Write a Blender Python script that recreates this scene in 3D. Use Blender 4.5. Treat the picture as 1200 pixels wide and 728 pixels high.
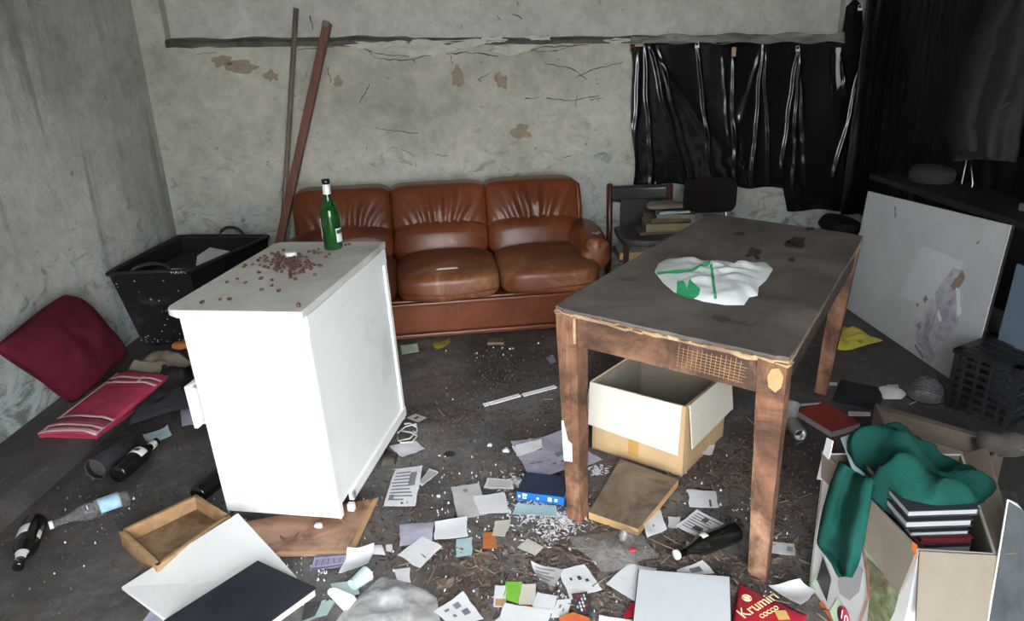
import bpy, bmesh, math, random
from mathutils import Vector, Matrix, noise, Euler
for o in list(bpy.data.objects): bpy.data.objects.remove(o)
random.seed(7)
S = bpy.context.scene
COL = S.collection
PI = math.pi

# ------------------------------------------------------------------ camera
FPX, PITCH, ROLL, CAMH = 824.2, 0.3457, -0.0329, 1.513
_F = Vector((0, math.cos(PITCH), -math.sin(PITCH)))
_U0 = Vector((0, math.sin(PITCH), math.cos(PITCH)))
_R = Vector((1, 0, 0))*math.cos(ROLL) + _U0*math.sin(ROLL)
_U = Vector((-1, 0, 0))*math.sin(ROLL) + _U0*math.cos(ROLL)
CAMP = Vector((0, 0, CAMH))
cd = bpy.data.cameras.new('camera'); cam = bpy.data.objects.new('camera', cd); COL.objects.link(cam)
cd.sensor_width = 36; cd.lens = FPX*36/1200; cd.clip_start = 0.02
m = Matrix((_R, _U, -_F)).transposed().to_4x4(); m.translation = CAMP
cam.matrix_world = m
S.camera = cam

# ------------------------------------------------------------------ daylight, exposure
w = bpy.data.worlds.new('sky'); S.world = w; w.use_nodes = True
bg = w.node_tree.nodes['Background']
bg.inputs[0].default_value = (0.93, 0.97, 1.0, 1); bg.inputs[1].default_value = 6.0
S.view_settings.view_transform = 'Standard'; S.view_settings.look = 'None'
S.view_settings.gamma = 1; S.view_settings.use_curve_mapping = False
S.view_settings.exposure = 1.85

# measured pixel -> point on the horizontal plane z, or on a vertical plane y = Y + s*x
def ray(x, y): return _F*FPX + _R*(x-600) + _U*(364-y)
def at(x, y, z=0.0):
    d = ray(x, y); return CAMP + d*((z-CAMH)/d.z)
def aty(x, y, Y, s=0.0):
    d = ray(x, y); return CAMP + d*(Y/(d.y-s*d.x))
def atx(x, y, X):
    d = ray(x, y); return CAMP + d*(X/d.x)
WBY, WBS = 4.775, 0.142
def onwall(x, y, off=0.0): return aty(x, y, WBY-off, WBS)

# ------------------------------------------------------------------ materials
MATS = {}
def nt(name):
    mt = bpy.data.materials.new(name); mt.use_nodes = True
    t = mt.node_tree; MATS[name] = mt
    return mt, t, t.nodes['Principled BSDF']
def lk(t, a, b): t.links.new(a, b)
def ramp(t, fac, stops):
    r = t.nodes.new('ShaderNodeValToRGB'); e = r.color_ramp.elements
    while len(e) < len(stops): e.new(0.5)
    for k, (p, c) in enumerate(stops):
        e[k].position = p; e[k].color = (c[0], c[1], c[2], 1) if not isinstance(c, (int, float)) else (c, c, c, 1)
    lk(t, fac, r.inputs[0]); return r.outputs[0]
def coords(t, scale=(1, 1, 1), kind='Object'):
    c = t.nodes.new('ShaderNodeTexCoord'); mp = t.nodes.new('ShaderNodeMapping')
    mp.inputs['Scale'].default_value = scale; lk(t, c.outputs[kind], mp.inputs[0]); return mp.outputs[0]
def tnoise(t, vec, scale, detail=4, rough=0.55, dist=0.0):
    n = t.nodes.new('ShaderNodeTexNoise'); lk(t, vec, n.inputs['Vector'])
    n.inputs['Scale'].default_value = scale; n.inputs['Detail'].default_value = detail
    n.inputs['Roughness'].default_value = rough; n.inputs['Distortion'].default_value = dist
    return n.outputs[0]
def mix(t, fac, a, b, mode='MIX'):
    n = t.nodes.new('ShaderNodeMix'); n.data_type = 'RGBA'; n.blend_type = mode
    if isinstance(fac, (int, float)): n.inputs[0].default_value = fac
    else: lk(t, fac, n.inputs[0])
    for i, v in ((6, a), (7, b)):
        if isinstance(v, tuple): n.inputs[i].default_value = (v[0], v[1], v[2], 1)
        else: lk(t, v, n.inputs[i])
    return n.outputs[2]
def mth(t, op, a, b=0.0):
    n = t.nodes.new('ShaderNodeMath'); n.operation = op
    for i, v in ((0, a), (1, b)):
        if isinstance(v, (int, float)): n.inputs[i].default_value = v
        else: lk(t, v, n.inputs[i])
    return n.outputs[0]
def bump(t, p, h, strength=0.3, dist=0.01):
    b = t.nodes.new('ShaderNodeBump'); b.inputs['Strength'].default_value = strength
    b.inputs['Distance'].default_value = dist; lk(t, h, b.inputs['Height']); lk(t, b.outputs[0], p.inputs['Normal'])
def M(name, c1, c2=None, scale=8, rough=0.7, bmp=0.15, bscale=None, metal=0, spec=0.4, stretch=(1, 1, 1), dirt=None, dirt_amt=0.35, sheen=0):
    """two-tone noise material with optional dirt blotches and fine relief"""
    mt, t, p = nt(name)
    v = coords(t, stretch)
    n = tnoise(t, v, scale, 5, 0.6, 0.3)
    col = ramp(t, n, [(0.3, c1), (0.7, c2 or c1)])
    if dirt:
        d = tnoise(t, v, scale*0.45, 8, 0.7, 0.6)
        col = mix(t, ramp(t, d, [(0.62-dirt_amt*0.3, 0.0), (0.78-dirt_amt*0.2, 1.0)]), col, dirt)
    lk(t, col, p.inputs['Base Color'])
    p.inputs['Roughness'].default_value = rough; p.inputs['Metallic'].default_value = metal
    p.inputs['Specular IOR Level'].default_value = spec
    if sheen: p.inputs['Sheen Weight'].default_value = sheen
    if bmp:
        bump(t, p, tnoise(t, v, bscale or scale*6, 4, 0.6), bmp, 0.004)
    return mt
def glassy(name, col, rough=0.05, trans=0.9, ior=1.45, alpha=1.0):
    mt, t, p = nt(name)
    v = coords(t); n = tnoise(t, v, 30, 3)
    lk(t, ramp(t, n, [(0.3, col), (0.75, tuple(min(1, c*1.08+0.01) for c in col))]), p.inputs['Base Color'])
    p.inputs['Roughness'].default_value = rough; p.inputs['Transmission Weight'].default_value = trans
    p.inputs['IOR'].default_value = ior; p.inputs['Alpha'].default_value = alpha
    return mt

def wall_material(name, base, pale, dark, streak=False, mould_top=0.95):
    mt, t, p = nt(name)
    v = coords(t)
    sep = t.nodes.new('ShaderNodeSeparateXYZ'); lk(t, v, sep.inputs[0])
    big = tnoise(t, v, 1.3, 6, 0.6, 0.4)
    col = ramp(t, big, [(0.3, dark), (0.5, base), (0.72, pale)])
    fine = tnoise(t, v, 11, 8, 0.7, 0.2)
    col = mix(t, 0.6, col, ramp(t, fine, [(0.3, 0.55), (0.6, 1.0)]), 'MULTIPLY')
    # mould and salts low on the wall: blotches that thin out with height
    mz = mth(t, 'MULTIPLY', mth(t, 'SUBTRACT', mould_top, sep.outputs[2]), 0.9)
    blo = tnoise(t, v, 3.2, 9, 0.74, 1.0)
    mk = mth(t, 'ADD', blo, mth(t, 'MULTIPLY', mz, 0.30))
    col = mix(t, ramp(t, mk, [(0.56, 0.0), (0.74, 0.8)]), col, (0.40, 0.48, 0.51))
    blo2 = tnoise(t, coords(t, (1, 1, 1.7)), 5.5, 9, 0.75, 1.0)
    mk2 = mth(t, 'ADD', blo2, mth(t, 'MULTIPLY', mz, 0.17))
    col = mix(t, ramp(t, mk2, [(0.565, 0.0), (0.72, 0.8)]), col, (0.10, 0.115, 0.09))
    sp = tnoise(t, v, 24, 3, 0.6, 0.5)
    col = mix(t, ramp(t, sp, [(0.68, 0.0), (0.73, 0.7)]), col, (0.10, 0.10, 0.085))
    if streak:
        st = tnoise(t, coords(t, (1, 4.2, 0.35)), 2.2, 4, 0.5, 0.25)
        col = mix(t, ramp(t, st, [(0.56, 0.0), (0.68, 0.5)]), col, (0.13, 0.14, 0.125))
    lk(t, col, p.inputs['Base Color'])
    p.inputs['Roughness'].default_value = 0.9; p.inputs['Specular IOR Level'].default_value = 0.2
    h = mix(t, 0.5, tnoise(t, v, 7, 8, 0.65), tnoise(t, v, 45, 4, 0.6))
    bump(t, p, h, 0.45, 0.02)
    return mt
wall_material('plaster_back', (0.50, 0.478, 0.40), (0.62, 0.60, 0.52), (0.34, 0.335, 0.28))
wall_material('plaster_left', (0.52, 0.525, 0.48), (0.63, 0.63, 0.58), (0.38, 0.385, 0.345), True, 0.8)
wall_material('plaster_upper', (0.56, 0.55, 0.49), (0.66, 0.65, 0.59), (0.45, 0.44, 0.39), False, 0.2)

def floor_material():
    mt, t, p = nt('floor_concrete')
    v = coords(t)
    a = tnoise(t, v, 1.6, 8, 0.65, 0.5)
    col = ramp(t, a, [(0.30, (0.062, 0.055, 0.052)), (0.48, (0.14, 0.130, 0.125)), (0.66, (0.30, 0.288, 0.283))])
    f = tnoise(t, v, 22, 8, 0.75, 0.3)
    col = mix(t, 0.75, col, ramp(t, f, [(0.32, 0.35), (0.62, 1.05)]), 'MULTIPLY')
    br = tnoise(t, v, 3.1, 8, 0.7, 0.8)
    col = mix(t, ramp(t, br, [(0.50, 0.0), (0.64, 0.75)]), col, (0.125, 0.085, 0.070))
    sep = t.nodes.new('ShaderNodeSeparateXYZ'); lk(t, v, sep.inputs[0])
    side_dark = mth(t, 'ADD', tnoise(t, v, 1.9, 7, 0.7, 0.6), mth(t, 'MULTIPLY', mth(t, 'ABSOLUTE', mth(t, 'ADD', sep.outputs[0], 0.05)), 0.17))  # blotches that darken away from the middle of the floor
    col = mix(t, ramp(t, side_dark, [(0.62, 0.0), (0.80, 0.85)]), col, (0.050, 0.046, 0.044))
    scf = tnoise(t, coords(t, (1.6, 1, 1)), 9, 6, 0.7, 1.2)
    col = mix(t, ramp(t, scf, [(0.60, 0.0), (0.72, 0.45)]), col, (0.36, 0.34, 0.33))
    wht = tnoise(t, v, 70, 2, 0.5)
    col = mix(t, ramp(t, wht, [(0.74, 0.0), (0.78, 0.7)]), col, (0.42, 0.40, 0.38))
    lk(t, col, p.inputs['Base Color'])
    lk(t, ramp(t, a, [(0.35, 0.75), (0.65, 0.48)]), p.inputs['Roughness'])
    p.inputs['Specular IOR Level'].default_value = 0.45
    bump(t, p, mix(t, 0.5, f, tnoise(t, v, 90, 3)), 0.5, 0.01)
floor_material()

def leather():
    mt, t, p = nt('leather')
    v = coords(t)
    a = tnoise(t, v, 3.0, 6, 0.6, 0.4)
    col = ramp(t, a, [(0.3, (0.095, 0.021, 0.007)), (0.7, (0.195, 0.050, 0.016))])
    g = tnoise(t, v, 14, 7, 0.7, 0.5)
    col = mix(t, ramp(t, g, [(0.58, 0.0), (0.75, 0.35)]), col, (0.34, 0.16, 0.08))
    lk(t, col, p.inputs['Base Color']); p.inputs['Roughness'].default_value = 0.36
    p.inputs['Specular IOR Level'].default_value = 0.38
    bump(t, p, mix(t, 0.35, tnoise(t, v, 160, 2), tnoise(t, v, 12, 4)), 0.18, 0.004)
    # seats: rubbed pale on the crown
    mt, t, p = nt('leather_worn')
    v = coords(t)
    a = tnoise(t, v, 4.0, 7, 0.7, 0.6)
    col = ramp(t, a, [(0.32, (0.125, 0.031, 0.012)), (0.50, (0.175, 0.050, 0.019)), (0.68, (0.34, 0.165, 0.08))])
    lk(t, col, p.inputs['Base Color']); p.inputs['Roughness'].default_value = 0.42
    bump(t, p, mix(t, 0.35, tnoise(t, v, 160, 2), tnoise(t, v, 14, 4)), 0.2, 0.004)
leather()

def tabletop_mat():
    mt, t, p = nt('table_top_black')
    v = coords(t)
    a = tnoise(t, v, 3.5, 7, 0.65, 0.6)
    col = ramp(t, a, [(0.3, (0.070, 0.058, 0.052)), (0.50, (0.14, 0.117, 0.104)), (0.70, (0.24, 0.20, 0.175))])
    s = tnoise(t, coords(t, (1, 1, 1)), 5.5, 4, 0.6, 0.3)
    col = mix(t, ramp(t, s, [(0.64, 0.0), (0.70, 0.85)]), col, (0.022, 0.018, 0.017))
    lk(t, col, p.inputs['Base Color'])
    p.inputs['Roughness'].default_value = 0.46
    bump(t, p, tnoise(t, v, 60, 4), 0.15, 0.004)
tabletop_mat()

def wood(name, c1, c2, c3=None, stretch=(1, 1, 0.12), scale=16, rough=0.6, dirt=None, amt=0.5):
    mt, t, p = nt(name)
    v = coords(t, stretch)
    n = tnoise(t, v, scale, 6, 0.6, 1.2)
    col = ramp(t, n, [(0.28, c1), (0.52, c2), (0.75, c3 or c2)])
    if dirt:
        d = tnoise(t, coords(t), 6, 8, 0.7, 0.6)
        col = mix(t, ramp(t, d, [(0.60-amt*0.25, 0.0), (0.75-amt*0.2, 0.9)]), col, dirt)
    lk(t, col, p.inputs['Base Color']); p.inputs['Roughness'].default_value = rough
    bump(t, p, n, 0.25, 0.004)
wood('table_wood', (0.11, 0.046, 0.024), (0.26, 0.122, 0.068), (0.44, 0.255, 0.165), dirt=(0.040, 0.021, 0.014), amt=0.65)
wood('table_wood_x', (0.12, 0.050, 0.028), (0.26, 0.13, 0.076), (0.50, 0.31, 0.205), stretch=(0.3, 0.3, 1.3), scale=9, dirt=(0.042, 0.023, 0.017), amt=0.8)
wood('apron_shade_stain', (0.022, 0.014, 0.011), (0.05, 0.03, 0.022), (0.11, 0.06, 0.04), stretch=(0.3, 0.3, 1.2), scale=8, dirt=(0.015, 0.011, 0.010))  # dirty aprons with their shade painted in; also colours the table spills
wood('raw_edge', (0.34, 0.21, 0.12), (0.52, 0.36, 0.22), (0.62, 0.46, 0.31), stretch=(0.3, 0.3, 1), scale=18, dirt=(0.20, 0.10, 0.055), amt=0.3)
wood('tray_wood', (0.28, 0.15, 0.07), (0.40, 0.24, 0.12), (0.50, 0.32, 0.17), stretch=(0.3, 1.5, 1), scale=14)
wood('tray_floor', (0.20, 0.125, 0.07), (0.30, 0.20, 0.12), (0.38, 0.26, 0.16), stretch=(0.5, 1.2, 1), scale=10, dirt=(0.075, 0.035, 0.016))
wood('hardboard', (0.30, 0.155, 0.10), (0.42, 0.24, 0.16), (0.50, 0.31, 0.22), stretch=(0.4, 1, 1), scale=12, dirt=(0.14, 0.055, 0.03))
wood('hardboard_rim', (0.42, 0.24, 0.10), (0.52, 0.32, 0.15), stretch=(0.4, 1, 1), scale=12)
wood('plank_top', (0.15, 0.105, 0.07), (0.22, 0.165, 0.115), (0.27, 0.21, 0.15), stretch=(1, 1, 1), scale=6, rough=0.75, dirt=(0.085, 0.055, 0.035))
wood('plank_edge', (0.36, 0.21, 0.085), (0.50, 0.31, 0.14), stretch=(0.3, 0.3, 1), scale=14)
wood('pole_wood', (0.09, 0.035, 0.02), (0.155, 0.06, 0.035), (0.21, 0.095, 0.06), scale=20)
wood('pole_grey', (0.11, 0.08, 0.06), (0.19, 0.145, 0.11), (0.30, 0.25, 0.20), scale=20)
wood('mahogany', (0.035, 0.008, 0.006), (0.075, 0.017, 0.012), (0.10, 0.025, 0.018), scale=14, rough=0.3)
wood('beam_wood', (0.05, 0.043, 0.036), (0.10, 0.088, 0.075), (0.165, 0.145, 0.12), stretch=(0.15, 1, 1), scale=14, dirt=(0.03, 0.026, 0.022))
M('white_paint', (0.80, 0.82, 0.81), (0.86, 0.87, 0.86), 3, 0.45, 0.06, 40, dirt=(0.62, 0.62, 0.57), dirt_amt=0.15)
M('white_top', (0.52, 0.51, 0.47), (0.70, 0.69, 0.65), 5, 0.55, 0.12, 60, dirt=(0.33, 0.31, 0.27), dirt_amt=0.4)
M('white_board', (0.78, 0.79, 0.79), (0.84, 0.85, 0.85), 5, 0.55, 0.06, 40, dirt=(0.45, 0.45, 0.45), dirt_amt=0.0)
M('grey_board', (0.44, 0.455, 0.47), (0.54, 0.555, 0.57), 2.2, 0.6, 0.06, 40, dirt=(0.40, 0.40, 0.40), dirt_amt=0.2)
M('grey_panel', (0.60, 0.63, 0.68), (0.66, 0.69, 0.73), 4, 0.5, 0.05, 60, dirt=(0.47, 0.49, 0.52), dirt_amt=0.1)
M('peel_pale', (0.42, 0.42, 0.46), (0.60, 0.61, 0.63), 12, 0.7, 0.3, dirt=(0.22, 0.20, 0.26), dirt_amt=0.5)
M('peel_light', (0.54, 0.56, 0.58), (0.58, 0.60, 0.62), 8, 0.7, 0.1)
M('peel_brown', (0.23, 0.17, 0.12), (0.30, 0.23, 0.17), 16, 0.8)
M('plaster_brown', (0.25, 0.20, 0.14), (0.34, 0.28, 0.205), 22, 0.95, 0.5, 60)
M('plaster_flake', (0.44, 0.43, 0.37), (0.60, 0.585, 0.51), 14, 0.9, 0.4, 50)
M('crack_dark', (0.05, 0.047, 0.04), (0.11, 0.10, 0.085), 30, 0.95, 0)
M('black_tub', (0.008, 0.008, 0.010), (0.017, 0.017, 0.019), 5, 0.45, 0.15, 30, dirt=(0.11, 0.11, 0.11), dirt_amt=0.05)
M('rope_black', (0.02, 0.02, 0.02), (0.04, 0.04, 0.04), 60, 0.8, 0.5)
M('paint_splash', (0.6, 0.6, 0.6), (0.75, 0.75, 0.74), 30, 0.6)
M('black_film', (0.006, 0.006, 0.0065), (0.010, 0.010, 0.010), 6, 0.20, 0.12, 14, spec=0.5)
M('black_sheet', (0.0045, 0.0045, 0.0045), (0.0075, 0.0075, 0.007), 6, 0.45, 0.10, 9, spec=0.15)
M('grey_film', (0.10, 0.094, 0.082), (0.36, 0.345, 0.31), 12, 0.3, 0.4, 18, spec=0.6, stretch=(0.4, 1, 2.5))
M('dark_wood', (0.012, 0.011, 0.011), (0.022, 0.02, 0.02), 12, 0.6, 0.2)
M('chair_dark', (0.007, 0.005, 0.0045), (0.012, 0.008, 0.007), 10, 0.75, 0.1, spec=0.15)
M('chair_rail', (0.022, 0.019, 0.019), (0.045, 0.04, 0.038), 8, 0.3, 0.1)
M('seat_grey', (0.045, 0.04, 0.039), (0.085, 0.08, 0.077), 8, 0.4, 0.2)
M('chrome', (0.6, 0.6, 0.62), (0.7, 0.7, 0.72), 10, 0.2, 0, metal=1)
M('tin', (0.5, 0.5, 0.52), (0.68, 0.68, 0.7), 10, 0.3, 0.1, metal=0.9)
M('wool_jacket', (0.020, 0.019, 0.022), (0.034, 0.032, 0.036), 14, 0.95, 0.5, 220)
M('jacket_lining', (0.04, 0.036, 0.036), (0.055, 0.05, 0.05), 14, 0.9, 0.3)
M('cushion_red', (0.085, 0.010, 0.019), (0.125, 0.016, 0.028), 5, 0.95, 0.5, 300, spec=0.1, dirt=(0.06, 0.009, 0.016), dirt_amt=0.25)
M('cloth_dark', (0.012, 0.013, 0.018), (0.03, 0.031, 0.038), 9, 0.95, 0.5, 150)
M('cloth_beige', (0.24, 0.20, 0.15), (0.36, 0.31, 0.24), 9, 0.95, 0.5, 150)
M('cloth_brown', (0.05, 0.042, 0.036), (0.10, 0.085, 0.07), 12, 0.9, 0.5, 90)
M('cloth_green', (0.006, 0.046, 0.038), (0.011, 0.072, 0.058), 7, 0.95, 0.5, 260, spec=0.1)
M('cloth_yellow', (0.36, 0.29, 0.035), (0.52, 0.44, 0.07), 10, 0.9, 0.5, 120)
M('blue_tarp', (0.008, 0.017, 0.036), (0.016, 0.030, 0.058), 5, 0.4, 0.3, 20)
M('blue_sheet', (0.075, 0.115, 0.16), (0.11, 0.16, 0.21), 4, 0.5, 0.1)
M('crate_black', (0.010, 0.010, 0.012), (0.020, 0.020, 0.022), 12, 0.4, 0.1)
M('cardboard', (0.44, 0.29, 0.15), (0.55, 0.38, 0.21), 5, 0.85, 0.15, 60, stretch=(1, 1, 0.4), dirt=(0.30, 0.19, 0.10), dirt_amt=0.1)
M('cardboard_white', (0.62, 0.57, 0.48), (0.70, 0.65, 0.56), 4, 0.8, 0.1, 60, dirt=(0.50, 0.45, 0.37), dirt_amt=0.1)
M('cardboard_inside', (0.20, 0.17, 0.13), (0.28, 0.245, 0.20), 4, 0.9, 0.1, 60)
M('cardboard_grey', (0.155, 0.128, 0.097), (0.21, 0.176, 0.137), 4, 0.85, 0.12, 60, dirt=(0.155, 0.125, 0.093), dirt_amt=0.15)
M('cardboard_dull', (0.15, 0.12, 0.095), (0.22, 0.18, 0.145), 5, 0.9, 0.2, 50)
M('tape_brown', (0.42, 0.24, 0.06), (0.50, 0.30, 0.09), 8, 0.35, 0.1)
M('carton_white', (0.50, 0.51, 0.50), (0.60, 0.60, 0.59), 6, 0.4, 0.05)
M('carton_leafy', (0.045, 0.11, 0.022), (0.30, 0.32, 0.22), 26, 0.45, 0.05, dirt=(0.09, 0.05, 0.03), dirt_amt=0.5)
M('carton_orange', (0.62, 0.15, 0.04), (0.7, 0.2, 0.06), 10, 0.5)
M('carton_pale_green', (0.42, 0.60, 0.40), (0.55, 0.70, 0.50), 8, 0.5)
M('carton_black', (0.02, 0.02, 0.022), (0.03, 0.03, 0.03), 10, 0.4)
M('logo_red', (0.36, 0.025, 0.06), (0.42, 0.035, 0.075), 10, 0.4)
M('print_white', (0.82, 0.82, 0.8), (0.88, 0.88, 0.86), 10, 0.5)
M('print_cream', (0.75, 0.62, 0.36), (0.8, 0.68, 0.42), 10, 0.5)
M('print_gold', (0.55, 0.36, 0.10), (0.7, 0.48, 0.16), 40, 0.5)
M('print_green', (0.02, 0.36, 0.13), (0.05, 0.46, 0.20), 30, 0.45)
M('bag_white', (0.78, 0.84, 0.85), (0.88, 0.93, 0.93), 7, 0.35, 0.25, 30, spec=0.5)
M('packet_red', (0.42, 0.012, 0.03), (0.52, 0.018, 0.045), 9, 0.28, 0.2, 24)
M('paper_white', (0.66, 0.665, 0.69), (0.76, 0.765, 0.79), 9, 0.85, 0.2, 40, dirt=(0.42, 0.40, 0.39), dirt_amt=0.1)
M('paper_grey', (0.46, 0.45, 0.45), (0.57, 0.56, 0.56), 9, 0.85, 0.2, 40, dirt=(0.27, 0.25, 0.23), dirt_amt=0.3)
M('paper_cream', (0.55, 0.53, 0.47), (0.64, 0.62, 0.55), 9, 0.85, 0.2, 40, dirt=(0.36, 0.33, 0.28), dirt_amt=0.15)
M('paper_lavender', (0.40, 0.39, 0.50), (0.52, 0.50, 0.62), 9, 0.85, 0.2, 40, dirt=(0.22, 0.21, 0.27), dirt_amt=0.4)
M('paper_blue', (0.36, 0.50, 0.56), (0.44, 0.58, 0.63), 9, 0.8, 0.1, 40)
M('paper_teal', (0.33, 0.43, 0.43), (0.43, 0.53, 0.52), 9, 0.6, 0.1, 40)
M('paper_orange', (0.42, 0.12, 0.035), (0.52, 0.18, 0.06), 14, 0.8, 0.1, 40)
M('paper_green', (0.17, 0.46, 0.045), (0.26, 0.56, 0.08), 14, 0.6, 0.1, 40)
M('ink', (0.16, 0.16, 0.19), (0.28, 0.28, 0.31), 30, 0.85, 0)
M('ink_dark', (0.03, 0.03, 0.04), (0.06, 0.06, 0.07), 30, 0.8, 0)
M('ink_violet', (0.13, 0.11, 0.24), (0.19, 0.17, 0.32), 30, 0.8, 0)
M('ink_red', (0.42, 0.04, 0.06), (0.5, 0.06, 0.08), 30, 0.8, 0)
M('towel_red', (0.34, 0.025, 0.065), (0.44, 0.045, 0.095), 10, 0.95, 0.5, 200, dirt=(0.24, 0.02, 0.05), dirt_amt=0.3)
M('towel_pink', (0.56, 0.36, 0.40), (0.66, 0.48, 0.50), 30, 0.95, 0.5, 200)
M('towel_maroon', (0.17, 0.03, 0.05), (0.24, 0.05, 0.075), 20, 0.95, 0.5, 200)
M('book_blue', (0.012, 0.12, 0.46), (0.02, 0.17, 0.56), 8, 0.35, 0.05)
M('book_blue_shaded', (0.012, 0.022, 0.055), (0.03, 0.045, 0.09), 9, 0.35, 0.1)  # shade over the blue cover painted in as near-black blue
M('book_navy', (0.012, 0.013, 0.022), (0.026, 0.027, 0.038), 6, 0.6, 0.2, 60, spec=0.2, dirt=(0.07, 0.07, 0.08), dirt_amt=0.1)
M('book_red', (0.24, 0.025, 0.022), (0.32, 0.035, 0.03), 6, 0.45, 0.1)
M('book_dark', (0.022, 0.022, 0.028), (0.035, 0.035, 0.042), 6, 0.5, 0.1)
M('book_maroon', (0.10, 0.014, 0.02), (0.14, 0.02, 0.03), 6, 0.5, 0.1)
M('book_olive', (0.19, 0.17, 0.09), (0.26, 0.235, 0.13), 9, 0.7, 0.2)
M('book_brown', (0.12, 0.075, 0.05), (0.18, 0.12, 0.085), 9, 0.7, 0.2)
M('book_bag', (0.17, 0.15, 0.12), (0.24, 0.215, 0.175), 9, 0.8, 0.3)
M('pages', (0.58, 0.57, 0.54), (0.70, 0.69, 0.66), 40, 0.9, 0.2, stretch=(0.2, 0.2, 6))
M('pages_grey_shade', (0.24, 0.24, 0.25), (0.33, 0.33, 0.33), 40, 0.9, 0.2, stretch=(0.2, 0.2, 6))  # grey paper, darkened further to paint the shade inside the carton
M('bean', (0.075, 0.028, 0.022), (0.15, 0.062, 0.05), 60, 0.6, 0.3)
M('leaf_brown', (0.11, 0.074, 0.060), (0.25, 0.18, 0.145), 5, 0.9, 0.2)
M('leaf_dark', (0.055, 0.036, 0.031), (0.13, 0.086, 0.071), 5, 0.9, 0.2)
M('leaf_pale', (0.20, 0.15, 0.115), (0.36, 0.29, 0.23), 5, 0.9, 0.2)
M('soil', (0.055, 0.043, 0.038), (0.13, 0.10, 0.085), 9, 0.95, 0.3)
M('shred_white', (0.66, 0.67, 0.71), (0.80, 0.81, 0.84), 9, 0.8, 0.1)
M('plastic_white', (0.74, 0.76, 0.76), (0.82, 0.83, 0.83), 9, 0.35, 0.05)
M('label_white', (0.66, 0.66, 0.64), (0.76, 0.76, 0.73), 14, 0.6, 0.1, dirt=(0.45, 0.44, 0.42), dirt_amt=0.1)
M('label_blue', (0.25, 0.45, 0.62), (0.45, 0.62, 0.74), 20, 0.4, 0.1)
M('foil_silver', (0.62, 0.62, 0.62), (0.8, 0.8, 0.8), 30, 0.35, 0.2, metal=0.3)
M('bottle_dark', (0.004, 0.005, 0.004), (0.009, 0.010, 0.008), 6, 0.12, 0, spec=0.6)
glassy('bottle_green', (0.008, 0.11, 0.016), 0.04, 0.6)
glassy('clear_plastic', (0.92, 0.95, 0.97), 0.08, 0.95, 1.2)
M('dust_glass', (0.045, 0.053, 0.058), (0.115, 0.125, 0.13), 5, 0.18, 0.05, spec=0.7)
def film(name, col, alpha, rough=0.22):
    mt, t, p = nt(name)
    v = coords(t); n = tnoise(t, v, 22, 5, 0.6, 0.5)
    lk(t, ramp(t, n, [(0.3, tuple(c*0.8 for c in col)), (0.7, col)]), p.inputs['Base Color'])
    lk(t, ramp(t, n, [(0.35, alpha*0.75), (0.7, min(1, alpha*1.25))]), p.inputs['Alpha'])
    p.inputs['Roughness'].default_value = rough
    bump(t, p, tnoise(t, v, 35, 4), 0.3, 0.006)
film('film_clear', (0.72, 0.72, 0.73), 0.55, 0.15)
film('film_grey', (0.42, 0.40, 0.385), 0.45, 0.18)
film('film_dark', (0.20, 0.20, 0.21), 0.55)

# ------------------------------------------------------------------ mesh helpers
def obj(name, bm, mat, parent=None, smooth=False):
    me = bpy.data.meshes.new(name)
    bmesh.ops.recalc_face_normals(bm, faces=bm.faces[:])
    bm.to_mesh(me); bm.free()
    for f in me.polygons: f.use_smooth = smooth
    me.materials.append(MATS[mat])
    o = bpy.data.objects.new(name, me); COL.objects.link(o)
    if parent: o.parent = parent
    return o
def tag(o, label, cat, group=None):
    o['label'] = label; o['category'] = cat
    if group: o['group'] = group
    return o
def struct(o): o['kind'] = 'structure'; return o
def thing(name, label, cat, loc=(0, 0, 0), rz=0.0, group=None):
    o = bpy.data.objects.new(name, None); COL.objects.link(o)
    o.location = loc; o.rotation_euler = (0, 0, rz); o.empty_display_size = 0.05
    return tag(o, label, cat, group)
def add_box(bm, a, b, bev=0.0, mtx=None):
    r = bmesh.ops.create_cube(bm, size=1)
    vs = r['verts']
    for v in vs:
        v.co = Vector((a[i] + (v.co[i]+0.5)*(b[i]-a[i]) for i in range(3)))
    if bev:
        es = list({e for v in vs for e in v.link_edges})
        rr = bmesh.ops.bevel(bm, geom=es, offset=bev, segments=2, affect='EDGES', profile=0.6)
        vs = list({v for f in rr['faces'] for v in f.verts} | {v for v in vs if v.is_valid})
    if mtx: bmesh.ops.transform(bm, matrix=mtx, verts=[v for v in vs if v.is_valid])
    return vs
def boxo(name, a, b, mat, parent=None, bev=0.003, mtx=None):
    bm = bmesh.new(); add_box(bm, a, b, bev)
    if mtx: bm.transform(mtx)
    return obj(name, bm, mat, parent)
def add_hex(bm, bot, top, bev=0.0):
    vs = [bm.verts.new(p) for p in list(bot)+list(top)]
    n = len(bot)
    bm.faces.new(vs[:n][::-1]); bm.faces.new(vs[n:])
    for i in range(n): bm.faces.new((vs[i], vs[(i+1) % n], vs[n+(i+1) % n], vs[n+i]))
    if bev:
        bmesh.ops.bevel(bm, geom=list({e for v in vs for e in v.link_edges}), offset=bev, segments=1, affect='EDGES')
def prism(name, pts, z0, z1, mat, parent=None, bev=0.0):
    bm = bmesh.new(); add_hex(bm, [(p[0], p[1], z0) for p in pts], [(p[0], p[1], z1) for p in pts], bev)
    return obj(name, bm, mat, parent)
def slab(name, quad, thick, mat, parent=None, bev=0.0):
    """plate on four (or more) 3D corners, thickness along the quad's normal"""
    q = [Vector(p) for p in quad]
    n = (q[1]-q[0]).cross(q[-1]-q[0]).normalized()*thick
    bm = bmesh.new(); add_hex(bm, q, [p+n for p in q], bev)
    return obj(name, bm, mat, parent)
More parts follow.
